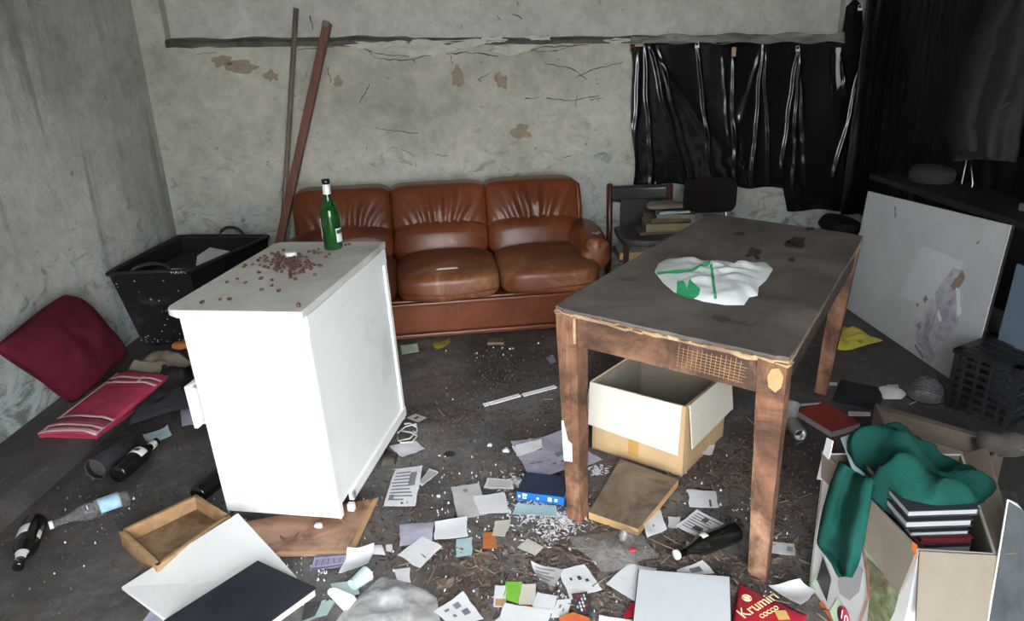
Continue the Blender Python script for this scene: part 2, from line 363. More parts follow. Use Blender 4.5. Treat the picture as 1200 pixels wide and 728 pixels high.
def grid(name, fn, nu, nv, mat, parent=None, thick=0.0, smooth=True):
    bm = bmesh.new()
    g = [[bm.verts.new(fn(i/nu, j/nv)) for i in range(nu+1)] for j in range(nv+1)]
    for j in range(nv):
        for i in range(nu): bm.faces.new((g[j][i], g[j][i+1], g[j+1][i+1], g[j+1][i]))
    o = obj(name, bm, mat, parent, smooth)
    if thick:
        s = o.modifiers.new('thickness', 'SOLIDIFY'); s.thickness = thick; s.offset = 0
    return o
def add_tube(bm, pts, r, seg=10, closed=False):
    pts = [Vector(p) for p in pts]; rings = []; n = len(pts)
    up = Vector((0, 0, 1))
    for i, p in enumerate(pts):
        if closed: d = pts[(i+1) % n]-pts[i-1]
        else: d = pts[min(i+1, n-1)]-pts[max(i-1, 0)]
        d.normalize(); u = up if abs(d.z) < 0.9 else Vector((1, 0, 0))
        a = d.cross(u).normalized(); b = d.cross(a)
        rr = r[i] if isinstance(r, (list, tuple)) else r
        rings.append([bm.verts.new(p + (a*math.cos(2*PI*k/seg)+b*math.sin(2*PI*k/seg))*rr) for k in range(seg)])
    for i in range(n if closed else n-1):
        A, B = rings[i], rings[(i+1) % n]
        for k in range(seg): bm.faces.new((A[k], A[(k+1) % seg], B[(k+1) % seg], B[k]))
    if not closed: bm.faces.new(rings[0][::-1]); bm.faces.new(rings[-1])
def tube(name, pts, r, mat, parent=None, seg=10, closed=False):
    bm = bmesh.new(); add_tube(bm, pts, r, seg, closed); return obj(name, bm, mat, parent, True)
def lathe(name, prof, mat, parent=None, seg=24, mtx=None, cap=True):
    bm = bmesh.new(); rings = []
    for r, z in prof: rings.append([bm.verts.new((max(r, 1e-4)*math.cos(2*PI*k/seg), max(r, 1e-4)*math.sin(2*PI*k/seg), z)) for k in range(seg)])
    for A, B in zip(rings, rings[1:]):
        for k in range(seg): bm.faces.new((A[k], A[(k+1) % seg], B[(k+1) % seg], B[k]))
    if cap: bm.faces.new(rings[0][::-1]); bm.faces.new(rings[-1])
    if mtx: bm.transform(mtx)
    return obj(name, bm, mat, parent, True)
def rbox(name, dims, mat, parent=None, n=5.0, seg=12, deform=None, center=(0, 0, 0), flat=(1, 1, 1)):
    """cushion-like rounded box; deform(p in -1..1, world point) -> point"""
    bm = bmesh.new(); idx = {}
    def vert(p):
        k = tuple(round(c, 5) for c in p)
        if k not in idx:
            q = Vector(p); L = (abs(q.x)**n+abs(q.y)**n+abs(q.z)**n)**(1/n); u = q/L
            P = Vector((center[i]+u[i]*dims[i]/2 for i in range(3)))
            idx[k] = bm.verts.new(deform(u, P) if deform else P)
        return idx[k]
    for ax in range(3):
        for s in (-1, 1):
            for i in range(seg):
                for j in range(seg):
                    q = []
                    for di, dj in ((0, 0), (1, 0), (1, 1), (0, 1)):
                        a, b = -1+2*(i+di)/seg, -1+2*(j+dj)/seg
                        a = math.copysign(abs(a)**0.85, a); b = math.copysign(abs(b)**0.85, b)
                        p = [0, 0, 0]; p[ax] = s; p[(ax+1) % 3] = a; p[(ax+2) % 3] = b; q.append(vert(p))
                    bm.faces.new(q)
    return obj(name, bm, mat, parent, True)
def N(p, s=1.0, seed=0.0): return noise.noise(Vector((p[0]*s+seed, p[1]*s+seed*1.7, p[2]*s-seed)))
def text_mesh(name, s, size, mat, mtx, parent=None, ext=0.0004):
    cu = bpy.data.curves.new(name, 'FONT'); cu.body = s; cu.size = size; cu.extrude = ext
    cu.align_x = 'CENTER'; cu.align_y = 'CENTER'
    to = bpy.data.objects.new(name, cu); COL.objects.link(to)
    bpy.context.view_layer.update()
    me = bpy.data.meshes.new_from_object(to.evaluated_get(bpy.context.evaluated_depsgraph_get()))
    bpy.data.objects.remove(to); me.transform(mtx); me.materials.clear(); me.materials.append(MATS[mat])
    o = bpy.data.objects.new(name, me); COL.objects.link(o)
    if parent: o.parent = parent
    return o
def frame(origin, xdir, ydir):
    """4x4 whose x,y follow the given directions (text plane)"""
    x = Vector(xdir).normalized(); z = x.cross(Vector(ydir)).normalized(); y = z.cross(x)
    mt = Matrix((x, y, z)).transposed().to_4x4(); mt.translation = Vector(origin); return mt

# ================================================================== the room
LX, RX, FY, CZ = -2.15, 2.62, -0.55, 2.75
def wy(x, off=0.0): return WBY + WBS*x + off
struct(prism('floor', [(LX-0.3, FY-0.3), (RX+0.3, FY-0.3), (RX+0.3, wy(RX)+0.3), (LX-0.3, wy(LX)+0.3)], -0.1, 0.0, 'floor_concrete'))
struct(prism('floor_outside', [(-9, FY-12), (9, FY-12), (9, FY-0.3), (-9, FY-0.3)], -0.14, -0.04, 'floor_concrete'))
# low concrete step running along the left wall
def step_fn():
    bm = bmesh.new(); n = 40; rows = []
    for i in range(n+1):
        y = FY + (wy(LX)-FY)*i/n
        e = -1.85 + 0.03*(y-2.1) + 0.02*noise.noise(Vector((y*3, 0, 0)))
        zt = 0.06 + 0.006*noise.noise(Vector((y*4, 3, 0)))
        rows.append([bm.verts.new(p) for p in ((e+0.035, y, 0.0), (e+0.022, y, zt*0.5), (e, y, zt), (e-0.05, y, zt+0.004), (LX-0.01, y, zt+0.006))])
    for A, B in zip(rows, rows[1:]):
        for k in range(4): bm.faces.new((A[k], A[k+1], B[k+1], B[k]))
    return obj('floor_step', bm, 'floor_concrete', None, True)
struct(step_fn())
struct(prism('wall_left', [(LX-0.2, FY-0.3), (LX, FY-0.3), (LX, wy(LX)+0.3), (LX-0.2, wy(LX)+0.3)], 0, CZ, 'plaster_left'))
struct(prism('wall_right', [(RX, FY-0.3), (RX+0.2, FY-0.3), (RX+0.2, wy(RX)+0.3), (RX, wy(RX)+0.3)], 0, CZ, 'plaster_left'))
struct(prism('ceiling', [(LX-0.3, FY-0.3), (RX+0.3, FY-0.3), (RX+0.3, wy(RX)+0.4), (LX-0.3, wy(LX)+0.4)], CZ, CZ+0.15, 'plaster_upper'))
# front wall behind the viewer with the wide doorway the daylight comes through
DX0, DX1, DZ = -0.65, 1.0, 2.25
bm = bmesh.new()
add_box(bm, (LX-0.2, FY-0.2, 0), (DX0, FY, CZ)); add_box(bm, (DX1, FY-0.2, 0), (RX+0.2, FY, CZ)); add_box(bm, (DX0, FY-0.2, DZ), (DX1, FY, CZ))
struct(obj('wall_front', bm, 'plaster_left'))

# back wall: lower part, corner strip, recessed upper panel over a rotten beam
def zbeam(x): return 1.632 - 0.0187*(x+2.0)
NX0, NX1 = -2.0, 2.3
bm = bmesh.new()
def plan(x0, x1, o0, o1, z00, z01, z10, z11):
    add_hex(bm, [(x0, wy(x0, o0), z00), (x1, wy(x1, o0), z01), (x1, wy(x1, o1), z01), (x0, wy(x0, o1), z00)],
            [(x0, wy(x0, o0), z10), (x1, wy(x1, o0), z11), (x1, wy(x1, o1), z11), (x0, wy(x0, o1), z10)])
plan(LX-0.2, NX0, 0, 0.25, 0, 0, CZ, CZ); plan(NX1, RX+0.2, 0, 0.25, 0, 0, CZ, CZ)
plan(NX0, NX1, 0, 0.25, 0, 0, zbeam(NX0), zbeam(NX1))
WB = struct(obj('wall_back', bm, 'plaster_back'))
bm = bmesh.new(); plan(NX0, NX1, 0.075, 0.25, zbeam(NX0), zbeam(NX1), CZ, CZ)
obj('upper_panel', bm, 'plaster_upper', WB)
def beam_fn():
    bm = bmesh.new(); n = 90; rows = []
    for i in range(n+1):
        x = NX0 + (NX1-NX0)*i/n; z = zbeam(x)
        j = 0.008*noise.noise(Vector((x*9, 1, 0))); k = 0.011*noise.noise(Vector((x*11, 5, 0)))
        h = (0.040 if x < -0.6 else 0.030)+.012*noise.noise(Vector((x*5, 2, 8)))
        rows.append([bm.verts.new(p) for p in ((x, wy(x, 0.08), z-0.004), (x, wy(x, -0.016+j), z-0.004+k), (x, wy(x, -0.02-j), z+h*0.6), (x, wy(x, -0.006), z+h+k), (x, wy(x, 0.08), z+h+0.012))])
    for A, B in zip(rows, rows[1:]):
        for q in range(4): bm.faces.new((A[q], A[q+1], B[q+1], B[q]))
    for R in (rows[0], rows[-1]): bm.faces.new(R)
    return obj('trim_1', bm, 'beam_wood')
struct(beam_fn())
def blob(name, px, py, rx, ry, mat, seed, off=0.003, n=22, rough=0.5, parent=WB):
    c = onwall(px, py); u = Vector((1, WBS, 0)).normalized(); bm = bmesh.new()
    a, b = [], []
    for k in range(n):
        t = 2*PI*k/n; r = 1 + rough*noise.noise(Vector((math.cos(t)*1.6+seed, math.sin(t)*1.6, seed*2.1)))*1.6
        q = onwall(px+rx*r*math.cos(t), py+ry*r*math.sin(t))
        a.append(q + Vector((0, 0.004, 0))); b.append(q - Vector((0, off, 0)))
    add_hex(bm, a, b); return obj(name, bm, mat, parent)
for k, (px, py, rx, ry) in enumerate([(262, 72, 11, 7), (281, 78, 17, 8), (318, 89, 7, 6), (397, 95, 6, 6), (536, 90, 7, 10), (587, 95, 7, 10), (609, 156, 11, 9)]):
    blob('plaster_patch', px, py, rx, ry, 'plaster_brown', 3.1*k+1, 0.0025)
for k, (px, py, rx, ry) in enumerate([(437, 53, 24, 4), (470, 52, 20, 3.5), (505, 51, 26, 4), (545, 50, 26, 4), (580, 47, 16, 4), (630, 45, 14, 3), (722, 48, 14, 4), (600, 57, 24, 6), (500, 60, 30, 5)]):
    blob('plaster_flake', px, py, rx, ry, 'plaster_flake', 2.3*k+5, 0.02 if ry < 5 else 0.010, rough=0.6)
def crack(pts, r=0.0022, seed=1.0):
    P = []
    for (a, b) in zip(pts, pts[1:]):
        for k in range(6):
            t = k/6; x = a[0]+(b[0]-a[0])*t; y = a[1]+(b[1]-a[1])*t
            P.append(onwall(x+2*noise.noise(Vector((x*.15, y*.15, seed))), y+2*noise.noise(Vector((x*.15, y*.15, seed+9)))))
    rr = [r*(0.5+abs(noise.noise(Vector((i*0.6, seed, 0))))*1.8) for i in range(len(P))]
    tube('crack', P, rr, 'crack_dark', WB, 5)
for k, c in enumerate([[(420, 55), (445, 64), (480, 66), (512, 60)], [(430, 58), (440, 68), (470, 71), (510, 64), (545, 62), (590, 66)], [(528, 66), (531, 77)],
                       [(575, 85), (560, 93), (566, 98)], [(640, 115), (665, 118), (710, 112)], [(676, 112), (674, 128)], [(676, 90), (700, 80), (735, 72)],
                       [(510, 180), (528, 184)], [(582, 18), (587, 24)], [(600, 17), (614, 22)], [(422, 118), (428, 110), (434, 96)], [(620, 60), (650, 60), (680, 50)],
                       [(384, 80), (388, 100)], [(364, 18), (367, 37)], [(660, 184), (672, 182)], [(600, 62), (640, 55), (700, 52)], [(230, 63), (258, 61)], [(350, 58), (400, 55)],
                       [(615, 116), (640, 112)], [(690, 117), (710, 115)], [(640, 75), (670, 80), (690, 95)], [(440, 150), (500, 158)], [(470, 175), (490, 184)]]):
    crack(c, 0.0024, k*1.37)
# lighter dusty edge where the lower plaster meets the beam on the right, plastic film folded over it
def film_band(u, v):
    px = 738 + (988-738)*u
    y0 = 42-3*u + 2*math.sin(u*23); y1 = 51 - 1*u + 1.5*math.sin(u*31+1)
    p = onwall(px, y0+(y1-y0)*v)
    return p + Vector((0, -0.028 - 0.012*noise.noise(Vector((u*22, v*2, 4))), 0))
fb = grid('plastic_strip', film_band, 80, 6, 'grey_film', None, 0.002)
tag(fb, 'crinkled greyish plastic strip folded along beam above black sheet', 'plastic strip')

# ------------------------------------------------------------------ black plastic sheets
def fold_field(folds, x, y):
    h = 0.0
    for (x0, y0, x1, y1, A, w0, w1) in folds:
        t = (y-y0)/(y1-y0)
        if t < -0.05 or t > 1.15: continue
        cx = x0+(x1-x0)*t + 2.5*noise.noise(Vector((t*4, x0*.1, 2))); ww = w0+(w1-w0)*max(0, t)
        fade = min(1, max(0, (t+0.05)*6))*min(1, max(0, (1.15-t)*5))
        h += .5*A*fade*math.exp(-((x-cx)/(ww*.62))**2)
    return h
FOLDS = [(757, 55, 762, 215, .022, 3, 4), (762, 55, 800, 205, .03, 3, 6), (760, 55, 840, 170, .02, 3, 14), (772, 60, 812, 215, .018, 3, 4), (748, 60, 742, 215, .02, 4, 5),
         (817, 55, 832, 190, .03, 2.5, 3.5), (858, 62, 861, 215, .02, 2.5, 4), (893, 52, 880, 215, .03, 2.5, 4), (895, 52, 900, 215, .026, 2, 3), (890, 60, 862, 160, .02, 4, 8),
         (934, 58, 916, 190, .034, 2.5, 4), (936, 58, 928, 210, .026, 2, 3), (936, 58, 942, 200, .03, 3, 6), (982, 62, 990, 110, .03, 3, 4), (1018, 35, 978, 200, .036, 3, 4), (1020, 30, 1004, 215, .028, 2.5, 3.5), (1012, 60, 990, 210, .02, 3, 4), (975, 90, 972, 130, .012, 2, 2), (845, 60, 852, 160, .012, 3, 3)]
def curtain(u, v):
    xl = 738 + 3*math.sin(v*9) + 5*min(1, max(0, (v-.25)*4)) - 3*v
    xr = 1009
    px = xl + (xr-xl)*u
    top = 51 - 3*u
    if px > 983: top = max(3+4*math.sin(px*.3), top-(px-983)*6)
    # stepped lower hem
    s = lambda a, b, x: min(1, max(0, (x-a)/(b-a)))
    bot = 216 + 4*s(855, 880, px) + 1.5*math.sin(px*.11) + 26*s(916, 921, px)
    py = top + (bot-top)*v
    p = onwall(px, py)
    d = 0.02 + fold_field(FOLDS, px, py) + 0.012*noise.noise(Vector((px*.03, py*.012, 7))) + 0.006*noise.noise(Vector((px*.11, py*.08, 2))) * v + .022*v**3*max(0, noise.noise(Vector((px*.05, 1, 3)))+.15)*abs(noise.noise(Vector((px*.33, py*.16, 5))))
    return p + Vector((0, -max(0.006, d), 0))
ct = grid('plastic_sheet', curtain, 330, 90, 'black_film', None, 0.002)
tag(ct, 'glossy black plastic sheet pinned over the back wall window', 'plastic sheet')
FR = [(1003, 5, 985, 110, .02, 3, 4), (1030, 0, 1020, 210, .04, 5, 7), (1052, 150, 1050, 205, .03, 2.5, 3), (1075, 0, 1070, 200, .03, 9, 10), (1062, 0, 1066, 220, .03, 5, 7), (1100, 0, 1090, 220, .025, 6, 8), (1132, 185, 1126, 235, .04, 1.5, 2.2), (1136, 185, 1134, 235, .035, 1.2, 2), (1160, 0, 1165, 220, .02, 6, 8), (1185, 0, 1185, 230, .02, 6, 8)]
# sheet over the right wall: starts on the back wall and turns the corner
XC = 2.56
def sheet_r(u, v):
    # plan path: back wall from x=2.18 to the corner, then forward along the right wall
    L1 = 0.155; L2 = 3.4; s = u*(L1+L2)
    if s < L1:
        x = 2.405+s; y = wy(x)-0.045; nrm = Vector((0, -1, 0))
    else:
        x = XC; y = wy(XC)-0.045-(s-L1); nrm = Vector((-1, 0, 0))
    z = 2.45 + (0.36-2.45)*v
    d = 0.02*noise.noise(Vector((s*5, z*.7, 3))) + 0.03*abs(noise.noise(Vector((s*11, z*.9, 8)))) + 0.01*noise.noise(Vector((s*25, z*6, 1)))
    if s < 0.2: d += 0.03
    return Vector((x, y, z)) + nrm*(0.01+max(0, d))
st = grid('plastic_sheet', sheet_r, 200, 70, 'black_sheet', None, 0.002)
tag(st, 'dull black sheet draped over the right wall behind the jacket', 'plastic sheet')
for k, (px, py, ty, lab) in enumerate([(745, 54, 0, 'rusty wire hook tying corner of black sheet beside bare wall'), (817, 53, 1, 'small pale clip above a long single crease of black sheet'),
                                      (860, 60, 2, 'tan wooden peg hanging on black sheet below the beam'), (935, 57, 1, 'tiny white clip above the fan of shiny creases'), (982, 62, 3, 'torn white tape hanging from black sheet near the corner'), (1008, 9, 1, 'pale clip high on black sheet where it turns the corner')]):
    c = onwall(px, py, 0.07)
    if ty == 0:
        t = thing('wire_hook', lab, 'hook', c); tube('wire', [(-.02+.016*math.cos(a*.5), 0, .018*math.sin(a*.5)-.02) for a in range(13)], .0022, 'pole_grey', t, 6, True)
        boxo('nail_plate', (-.005, -.004, -.004), (.05, .006, .012), 'cardboard', t)
    elif ty == 1:
        t = thing('clip', lab, 'clip', c); boxo('jaw', (-.014, -.006, -.018), (.014, .006, -.002), 'plastic_white', t)
        tube('loop', [(-.011, 0, -.002), (-.013, 0, .014), (.006, 0, .018), (.011, 0, -.002)], .003, 'plastic_white', t, 6)
    elif ty == 2:
        t = thing('clothes_peg', lab, 'peg', c)
        for s in (-1, 1): boxo('peg_half', (-.012, -.009 if s < 0 else .001, -.034), (.012, -.001 if s < 0 else .009, .026), 'raw_edge', t, .002)
        tube('spring', [(-.014, 0, .006), (.014, 0, .006)], .007, 'tin', t, 8)
    else:
        t = thing('tape_scrap', lab, 'tape', c)
        grid('tape_strip', lambda u, v: Vector((-.012+.024*u+.04*v*v, -.004*math.sin(v*5), .02-.26*v*(1-.15*u))) , 3, 14, 'paper_grey', t, .001)
        boxo('tape_knot', (-.016, -.006, .0), (.016, .006, .034), 'paper_grey', t)

# ------------------------------------------------------------------ two poles in the corner
pb = aty(326, 318, 4.18, 0.1); 
t = thing('pole', 'thin greyish wooden pole leaning upright on the back wall', 'pole', (0, 0, 0))
Bp = onwall(347, 10, 0.03); A = aty(329, 285, 4.38); A = Bp+(A-Bp)*(Bp.z/(Bp.z-A.z))
tube('shaft', [A, A.lerp(Bp, .5)+Vector((.006, 0, 0)), Bp], .016, 'pole_grey', t, 8)
B2 = onwall(384, 27, 0.03); A2 = aty(327, 288, 4.33); A2 = B2+(A2-B2)*(B2.z/(B2.z-A2.z))
d = (B2-A2).normalized()
mt = frame(A2, d.cross(Vector((0, 1, 0))), Vector((0, 1, 0)) - d*d.y)
L = (B2-A2).length
t2 = thing('beam_post', 'thick red-brown wooden post leaning beside the thinner pole', 'post', (0, 0, 0))
bm = bmesh.new(); add_box(bm, (-.024, -.02, 0), (.024, .02, L), .004)
zz = d; xx = Vector((1, 0, 0)) - d*d.x; xx.normalize(); yy = zz.cross(xx)
mm = Matrix((xx, yy, zz)).transposed().to_4x4(); mm.translation = A2; bm.transform(mm)
obj('shaft', bm, 'pole_wood', t2)
bm = bmesh.new(); add_box(bm, (-.026, -.022, L-.03), (.012, .018, L+.008), .004); bm.transform(mm); obj('broken_tip', bm, 'pole_grey', t2)

# ------------------------------------------------------------------ sofa
SX, SY, SYAW, SW, SD, SH = -1.2605, 3.6071, 0.1231, 1.8548, 0.876, 0.77
sofa = thing('leather_sofa', 'three-seat brown leather sofa with rolled arms against the back wall', 'sofa', (SX, SY, 0), SYAW)
base = boxo('base', (.03, .03, .05), (SW-.03, SD-.02, .25), 'leather', sofa, .012)
for (z0, z1, o) in ((.03, .055, .005), (.215, .24, .0)):
    boxo('base_trim', (.02, o, z0), (SW-.02, .06, z1), 'leather', base, .008)
boxo('base_seam', (SW*.52, .026, .055), (SW*.52+.006, .034, .215), 'leather_worn', base, .001)
for x in (.1, SW-.16):
    for y in (.08, SD-.14): boxo('foot', (x, y, 0), (x+.06, y+.06, .052), 'dark_wood', sofa, .003)
boxo('back_frame', (.0, SD-.13, .2), (SW-.06, SD, .70), 'leather', sofa, .03)
cw = (SW-.10)/3
def seat_def(seed):
    def f(u, P):
        q = P.copy()
        if u.z > 0: q.z += .035*(1-u.x*u.x)*(1-.5*u.y*u.y) + .004*N(P, 14, seed) + .007*N(P, 5, seed)
        if u.y < -.5: q.z -= .02*(1-abs(u.x))*(-u.y-.5); q.y += .012*abs(u.x)**3
        return q
    return f
for i in range(3):
    x = .05+cw*i
    rbox('seat_cushion', (cw+.004, .62, .155), 'leather_worn', sofa, 5, 16, seat_def(i*3.3), (x+cw/2, .265, .318))
    bm = bmesh.new()
    pts = [(x+.03+(cw-.06)*k/12, -.047+.02*abs(k/6-1)**3, .305-.018*(1-abs(k/6-1))) for k in range(13)]
    add_tube(bm, pts, .004, 6); obj('piping', bm, 'leather', sofa, True)
def lum_def(seed):
    def f(u, P):
        q = P.copy(); q.y += .22*(P.z-.38); q.y -= .03*(1-u.x**2)*(1-u.z**2)
        if u.z > .2: q.z += .022*(1-u.x*u.x)
        q.y += .003*N(P, 16, seed); return q
    return f
def back_def(seed):
    def f(u, P):
        q = P.copy(); q.y += .30*(P.z-.45); q.y -= .035*(1-u.x**2)*(1-u.z**2)
        if u.y < 0:
            # gathers fanning out of the lower middle
            ang = u.x*(1.1-.45*(u.z))
            fan = math.exp(-(u.x/.55)**2)*max(0, 1-abs(u.z+.05)**2)
            q.y += .015*fan*math.sin(ang*24+seed*2+2.5*N(P, 6, seed)) + .010*N(P, 9, seed)*fan
        q.z -= .012*abs(u.x)**4*(.5 if u.z > 0 else 0)
        return q
    return f
for i in range(3):
    x = .03+(SW-.09)/3*i; bw = (SW-.09)/3
    rbox('lumbar_cushion', (bw+.005, .17, .22), 'leather', sofa, 5, 14, lum_def(i), (x+bw/2, .60, .445))
    rbox('back_cushion', (bw+.006, .19, .30), 'leather', sofa, 8, 40, back_def(i*1.9+.4), (x+bw/2, .655, .635))
bm = bmesh.new()
for s in (0,):
    pts = [(SW-.055, .62, .44), (SW-.05, .66, .60), (SW-.055, .70, .73), (SW-.10, .72, .765)]
    add_tube(bm, pts, [.022, .024, .022, .016], 8)
obj('back_edge', bm, 'leather', sofa, True)
for s, xc in ((-1, .095), (1, SW-.075)):
    def armf(u, P, s=s):
        q = P.copy(); q.x += s*.03*(P.z-.3)/.2
        q.z += .012*(1-u.y**2); q.y += .03*u.z if u.y < 0 else 0
        q.z += .004*N(P, 12, 4); return q
    arm = rbox('armrest', (.185, .60, .24), 'leather', sofa, 3.2, 14, armf, (xc, .45, .40))
    # rolled, pleated front of the arm
    fr = rbox('arm_roll', (.17, .09, .19), 'leather_worn', sofa, 2.6, 14, lambda u, P, xc=xc: P+Vector((.010*math.sin(math.atan2(u.z, u.x)*5)*0, -.012*math.cos(math.atan2(u.x, u.z)*7)*(u.x**2+u.z**2)*(u.y < 0), 0)), (xc+s*.015, .155, .415))
    if s > 0:
        grid('tear', lambda u, v: Vector((xc-.005+.055*u, .17+.05*v, .536+.004*math.sin(u*9)-.03*(v-.4)**2)), 6, 4, 'pages_grey_shade', arm, .003)
slab('scuff', [(.86, .04, .415), (.98, .03, .418), (.97, .05, .42), (.88, .055, .418)], .003, 'pages', sofa)

# ------------------------------------------------------------------ chairs by the back wall
def chair_a():
    c = at(750, 330, 0.0); yl = 4.79
    t = thing('wooden_chair', 'dark red wooden chair with books piled on its seat', 'chair', (0, 0, 0))
    l = aty(715, 217, yl); r = aty(786, 217, yl)
    for p, nm in ((l, 'post'), (r, 'post')):
        tube(nm, [(p.x-.01, yl-.02, 0), (p.x, yl, p.z*.5), (p.x, yl+.015, p.z), (p.x, yl+.015, p.z+.008)], [.021, .021, .021, .012], 'mahogany', t, 10)
    zt = l.z
    grid('back_rail', lambda u, v: Vector((l.x+(r.x-l.x)*u, yl+.015+.02*math.sin(u*PI), zt-.012-.10*v*(1+.25*math.sin(u*PI)) )), 14, 4, 'chair_rail', t, .02)
    boxo('splat', (l.x+.075, yl, .36), (l.x+.36, yl+.015, zt-.10), 'dark_wood', t, .003)
    zs = .385; x0, x1 = l.x+.02, r.x+.03
    def sf(u, P):
        q = P.copy(); q.y -= .05*(1-u.x**2)*(u.y < 0); return q
    rbox('seat', (x1-x0, .40, .045), 'seat_grey', t, 8, 12, sf, ((x0+x1)/2, yl-.215, zs-.012))
    for x in (x0+.04, x1-.04): boxo('leg', (x-.018, yl-.36, 0), (x+.018, yl-.325, zs-.03), 'mahogany', t, .004)
    for x in (x0+.0, x1-.02): boxo('side_stretcher', (x, yl-.34, .22), (x+.02, yl-.02, .25), 'mahogany', t, .004)
    boxo('front_stretcher', (x0, yl-.35, .24), (x1, yl-.335, .29), 'plank_edge', t, .003)
    return zs+.012, yl, x0, x1
zs, yl, x0, x1 = chair_a()
BK = [(.10, .42, .018, 'book_brown', 'thin worn booklet at bottom of book pile on chair', .05, -.02), (.16, .44, .055, 'book_olive', 'thick olive green book on the chair pile', -.03, .018),
      (.12, .40, .032, 'book_brown', 'brown book above the olive one on chair pile', .08, .05), (.10, .37, .028, 'book_bag', 'dull grey book near top of the chair pile', -.12, .085)]
def book(name, label, dims, mat, pages, loc, rz, cat='book', group=None, tilt=(0, 0)):
    t = thing(name, label, cat, loc, rz, group); t.rotation_euler = (tilt[0], tilt[1], rz)
    w_, d_, h_ = dims
    boxo('cover', (0, 0, 0), (w_, d_, min(.004, h_*.16)), mat, t, .001); boxo('cover', (0, 0, h_-min(.004, h_*.16)), (w_, d_, h_), mat, t, .001)
    boxo('page_block', (.004, .004, min(.004, h_*.16)), (w_-.004, d_-.004, h_-min(.004, h_*.16)), pages, t, 0)
    boxo('spine', (0, d_-.003, 0), (w_, d_, h_), mat, t, .001)
    return t
z = zs
cx = (x0+x1)/2
for (wd, ln, th, mtn, lab, rz, dx) in BK:
    t = thing('book', lab, 'book', (cx-.06+dx, yl-.33+.02*dx, z), rz, 'books on the wooden chair')
    L = ln*.66; D = .21
    boxo('cover', (0, 0, 0), (L, D, th*.12), mtn, t, .001); boxo('cover', (0, 0, th*.88), (L, D, th), mtn, t, .001)
    boxo('page_block', (.004, .006, th*.12), (L-.004, D-.002, th*.88), 'pages_grey_shade' if mtn != 'book_olive' else 'book_olive', t, 0)
    boxo('spine', (0, 0, 0), (L, .004, th), mtn, t, .001)
    z += th+.0005
t = thing('paint_brush', 'small brush with pale blue plastic handle on book pile', 'brush', (cx+.04, yl-.34, z+.008), .12)
tube('handle', [(0, 0, 0), (.05, 0, .0), (.12, 0, .0)], [.006, .011, .008], 'paper_blue', t, 8)
boxo('ferrule', (.12, -.012, -.005), (.155, .012, .005), 'tin', t); boxo('bristles', (.155, -.013, -.005), (.20, .013, .005), 'pages', t)
rbox('cap', (.26, .18, .05), 'book_bag', None, 2.4, 12, lambda u, P: P+Vector((0, 0, .01*N(P, 12, 3))), (cx+.12, yl-.16, z+.024))
tag(bpy.data.objects['cap'], 'crumpled grey cloth cap on top of the chair book pile', 'cap')

def chair_b():
    Y = 4.52
    t = thing('metal_chair', 'chair with dark rounded backrest on chrome tubes behind table', 'chair', (0, 0, 0))
    a = aty(801, 209, Y); b = aty(860, 248, Y); zc = (a.z+b.z)/2; xc = (a.x+b.x)/2
    rbox('backrest', (b.x-a.x, .035, a.z-b.z), 'chair_dark', t, 5, 12, lambda u, P: P+Vector((0, -.03*u.x**2, 0)), (xc, Y, zc))
    for s in (-1, 1):
        x = xc+s*(b.x-a.x)*.36
        tube('frame_tube', [(x, Y+.02, zc+.06), (x, Y+.02, b.z-.05), (x, Y+.0, .40), (x, Y-.38, .37), (x, Y-.42, .33), (x, Y-.42, 0)], .011, 'chrome', t, 8)
        tube('rear_leg', [(x, Y-.02, .39), (x, Y+.06, 0)], .011, 'chrome', t, 8)
    rbox('seat', (b.x-a.x+.04, .40, .045), 'chair_dark', t, 6, 10, None, (xc, Y-.21, .405))
chair_b()
def chair_c():
    Y = 4.35
    a = aty(985, 255, Y)
    t = thing('low_stool', 'black rounded stool half hidden behind the far table corner', 'stool', (a.x, Y, 0))
    rbox('seat', (.19, .30, .10), 'chair_dark', t, 3, 12, lambda u, P: P+Vector((.03*u.z, 0, -.02*u.x)), (0, 0, a.z-.045))
    for sx in (-1, 1):
        for sy in (-1, 1): tube('leg', [(sx*.06, sy*.1, a.z-.08), (sx*.08, sy*.13, 0)], .012, 'dark_wood', t, 8)
chair_c()

# ------------------------------------------------------------------ big table
TH = 0.765
TQ = [at(648, 359, TH), at(926, 421, TH), at(1013, 276, TH), at(832, 250, TH)]
table = thing('work_table', 'large worn wooden table with blackened top and chipped front edge', 'table', (0, 0, 0))
ctr = sum(TQ, Vector())/4
def inset(p, d):
    v = (ctr-p); v.z = 0; return p + v.normalized()*d
def loop_top():
    bm = bmesh.new(); n = 40; edge = []
    for i in range(4):
        a, b = TQ[i], TQ[(i+1) % 4]
        for k in range(n):
            p = a.lerp(b, k/n)
            w_ = .004*noise.noise(Vector((p.x*30, p.y*30, 1)))
            if i == 0: w_ += .008*max(0, noise.noise(Vector((p.x*14, p.y*14, 6))))
            if k < 2 or k > n-2: w_ += .010
            edge.append(inset(p, w_))
    top = [bm.verts.new((p.x, p.y, TH)) for p in edge]
    mid = [bm.verts.new((p.x, p.y, TH-.006)) for p in edge]
    bot = [bm.verts.new((p.x, p.y, TH-.012)) for p in edge]
    bm.faces.new(top); bm.faces.new(bot[::-1]); m_ = len(edge)
    for A, B in ((mid, top), (bot, mid)):
        for i in range(m_): bm.faces.new((A[i], A[(i+1) % m_], B[(i+1) % m_], B[i]))
    return bm
topo = obj('table_top', loop_top(), 'table_top_black', table)
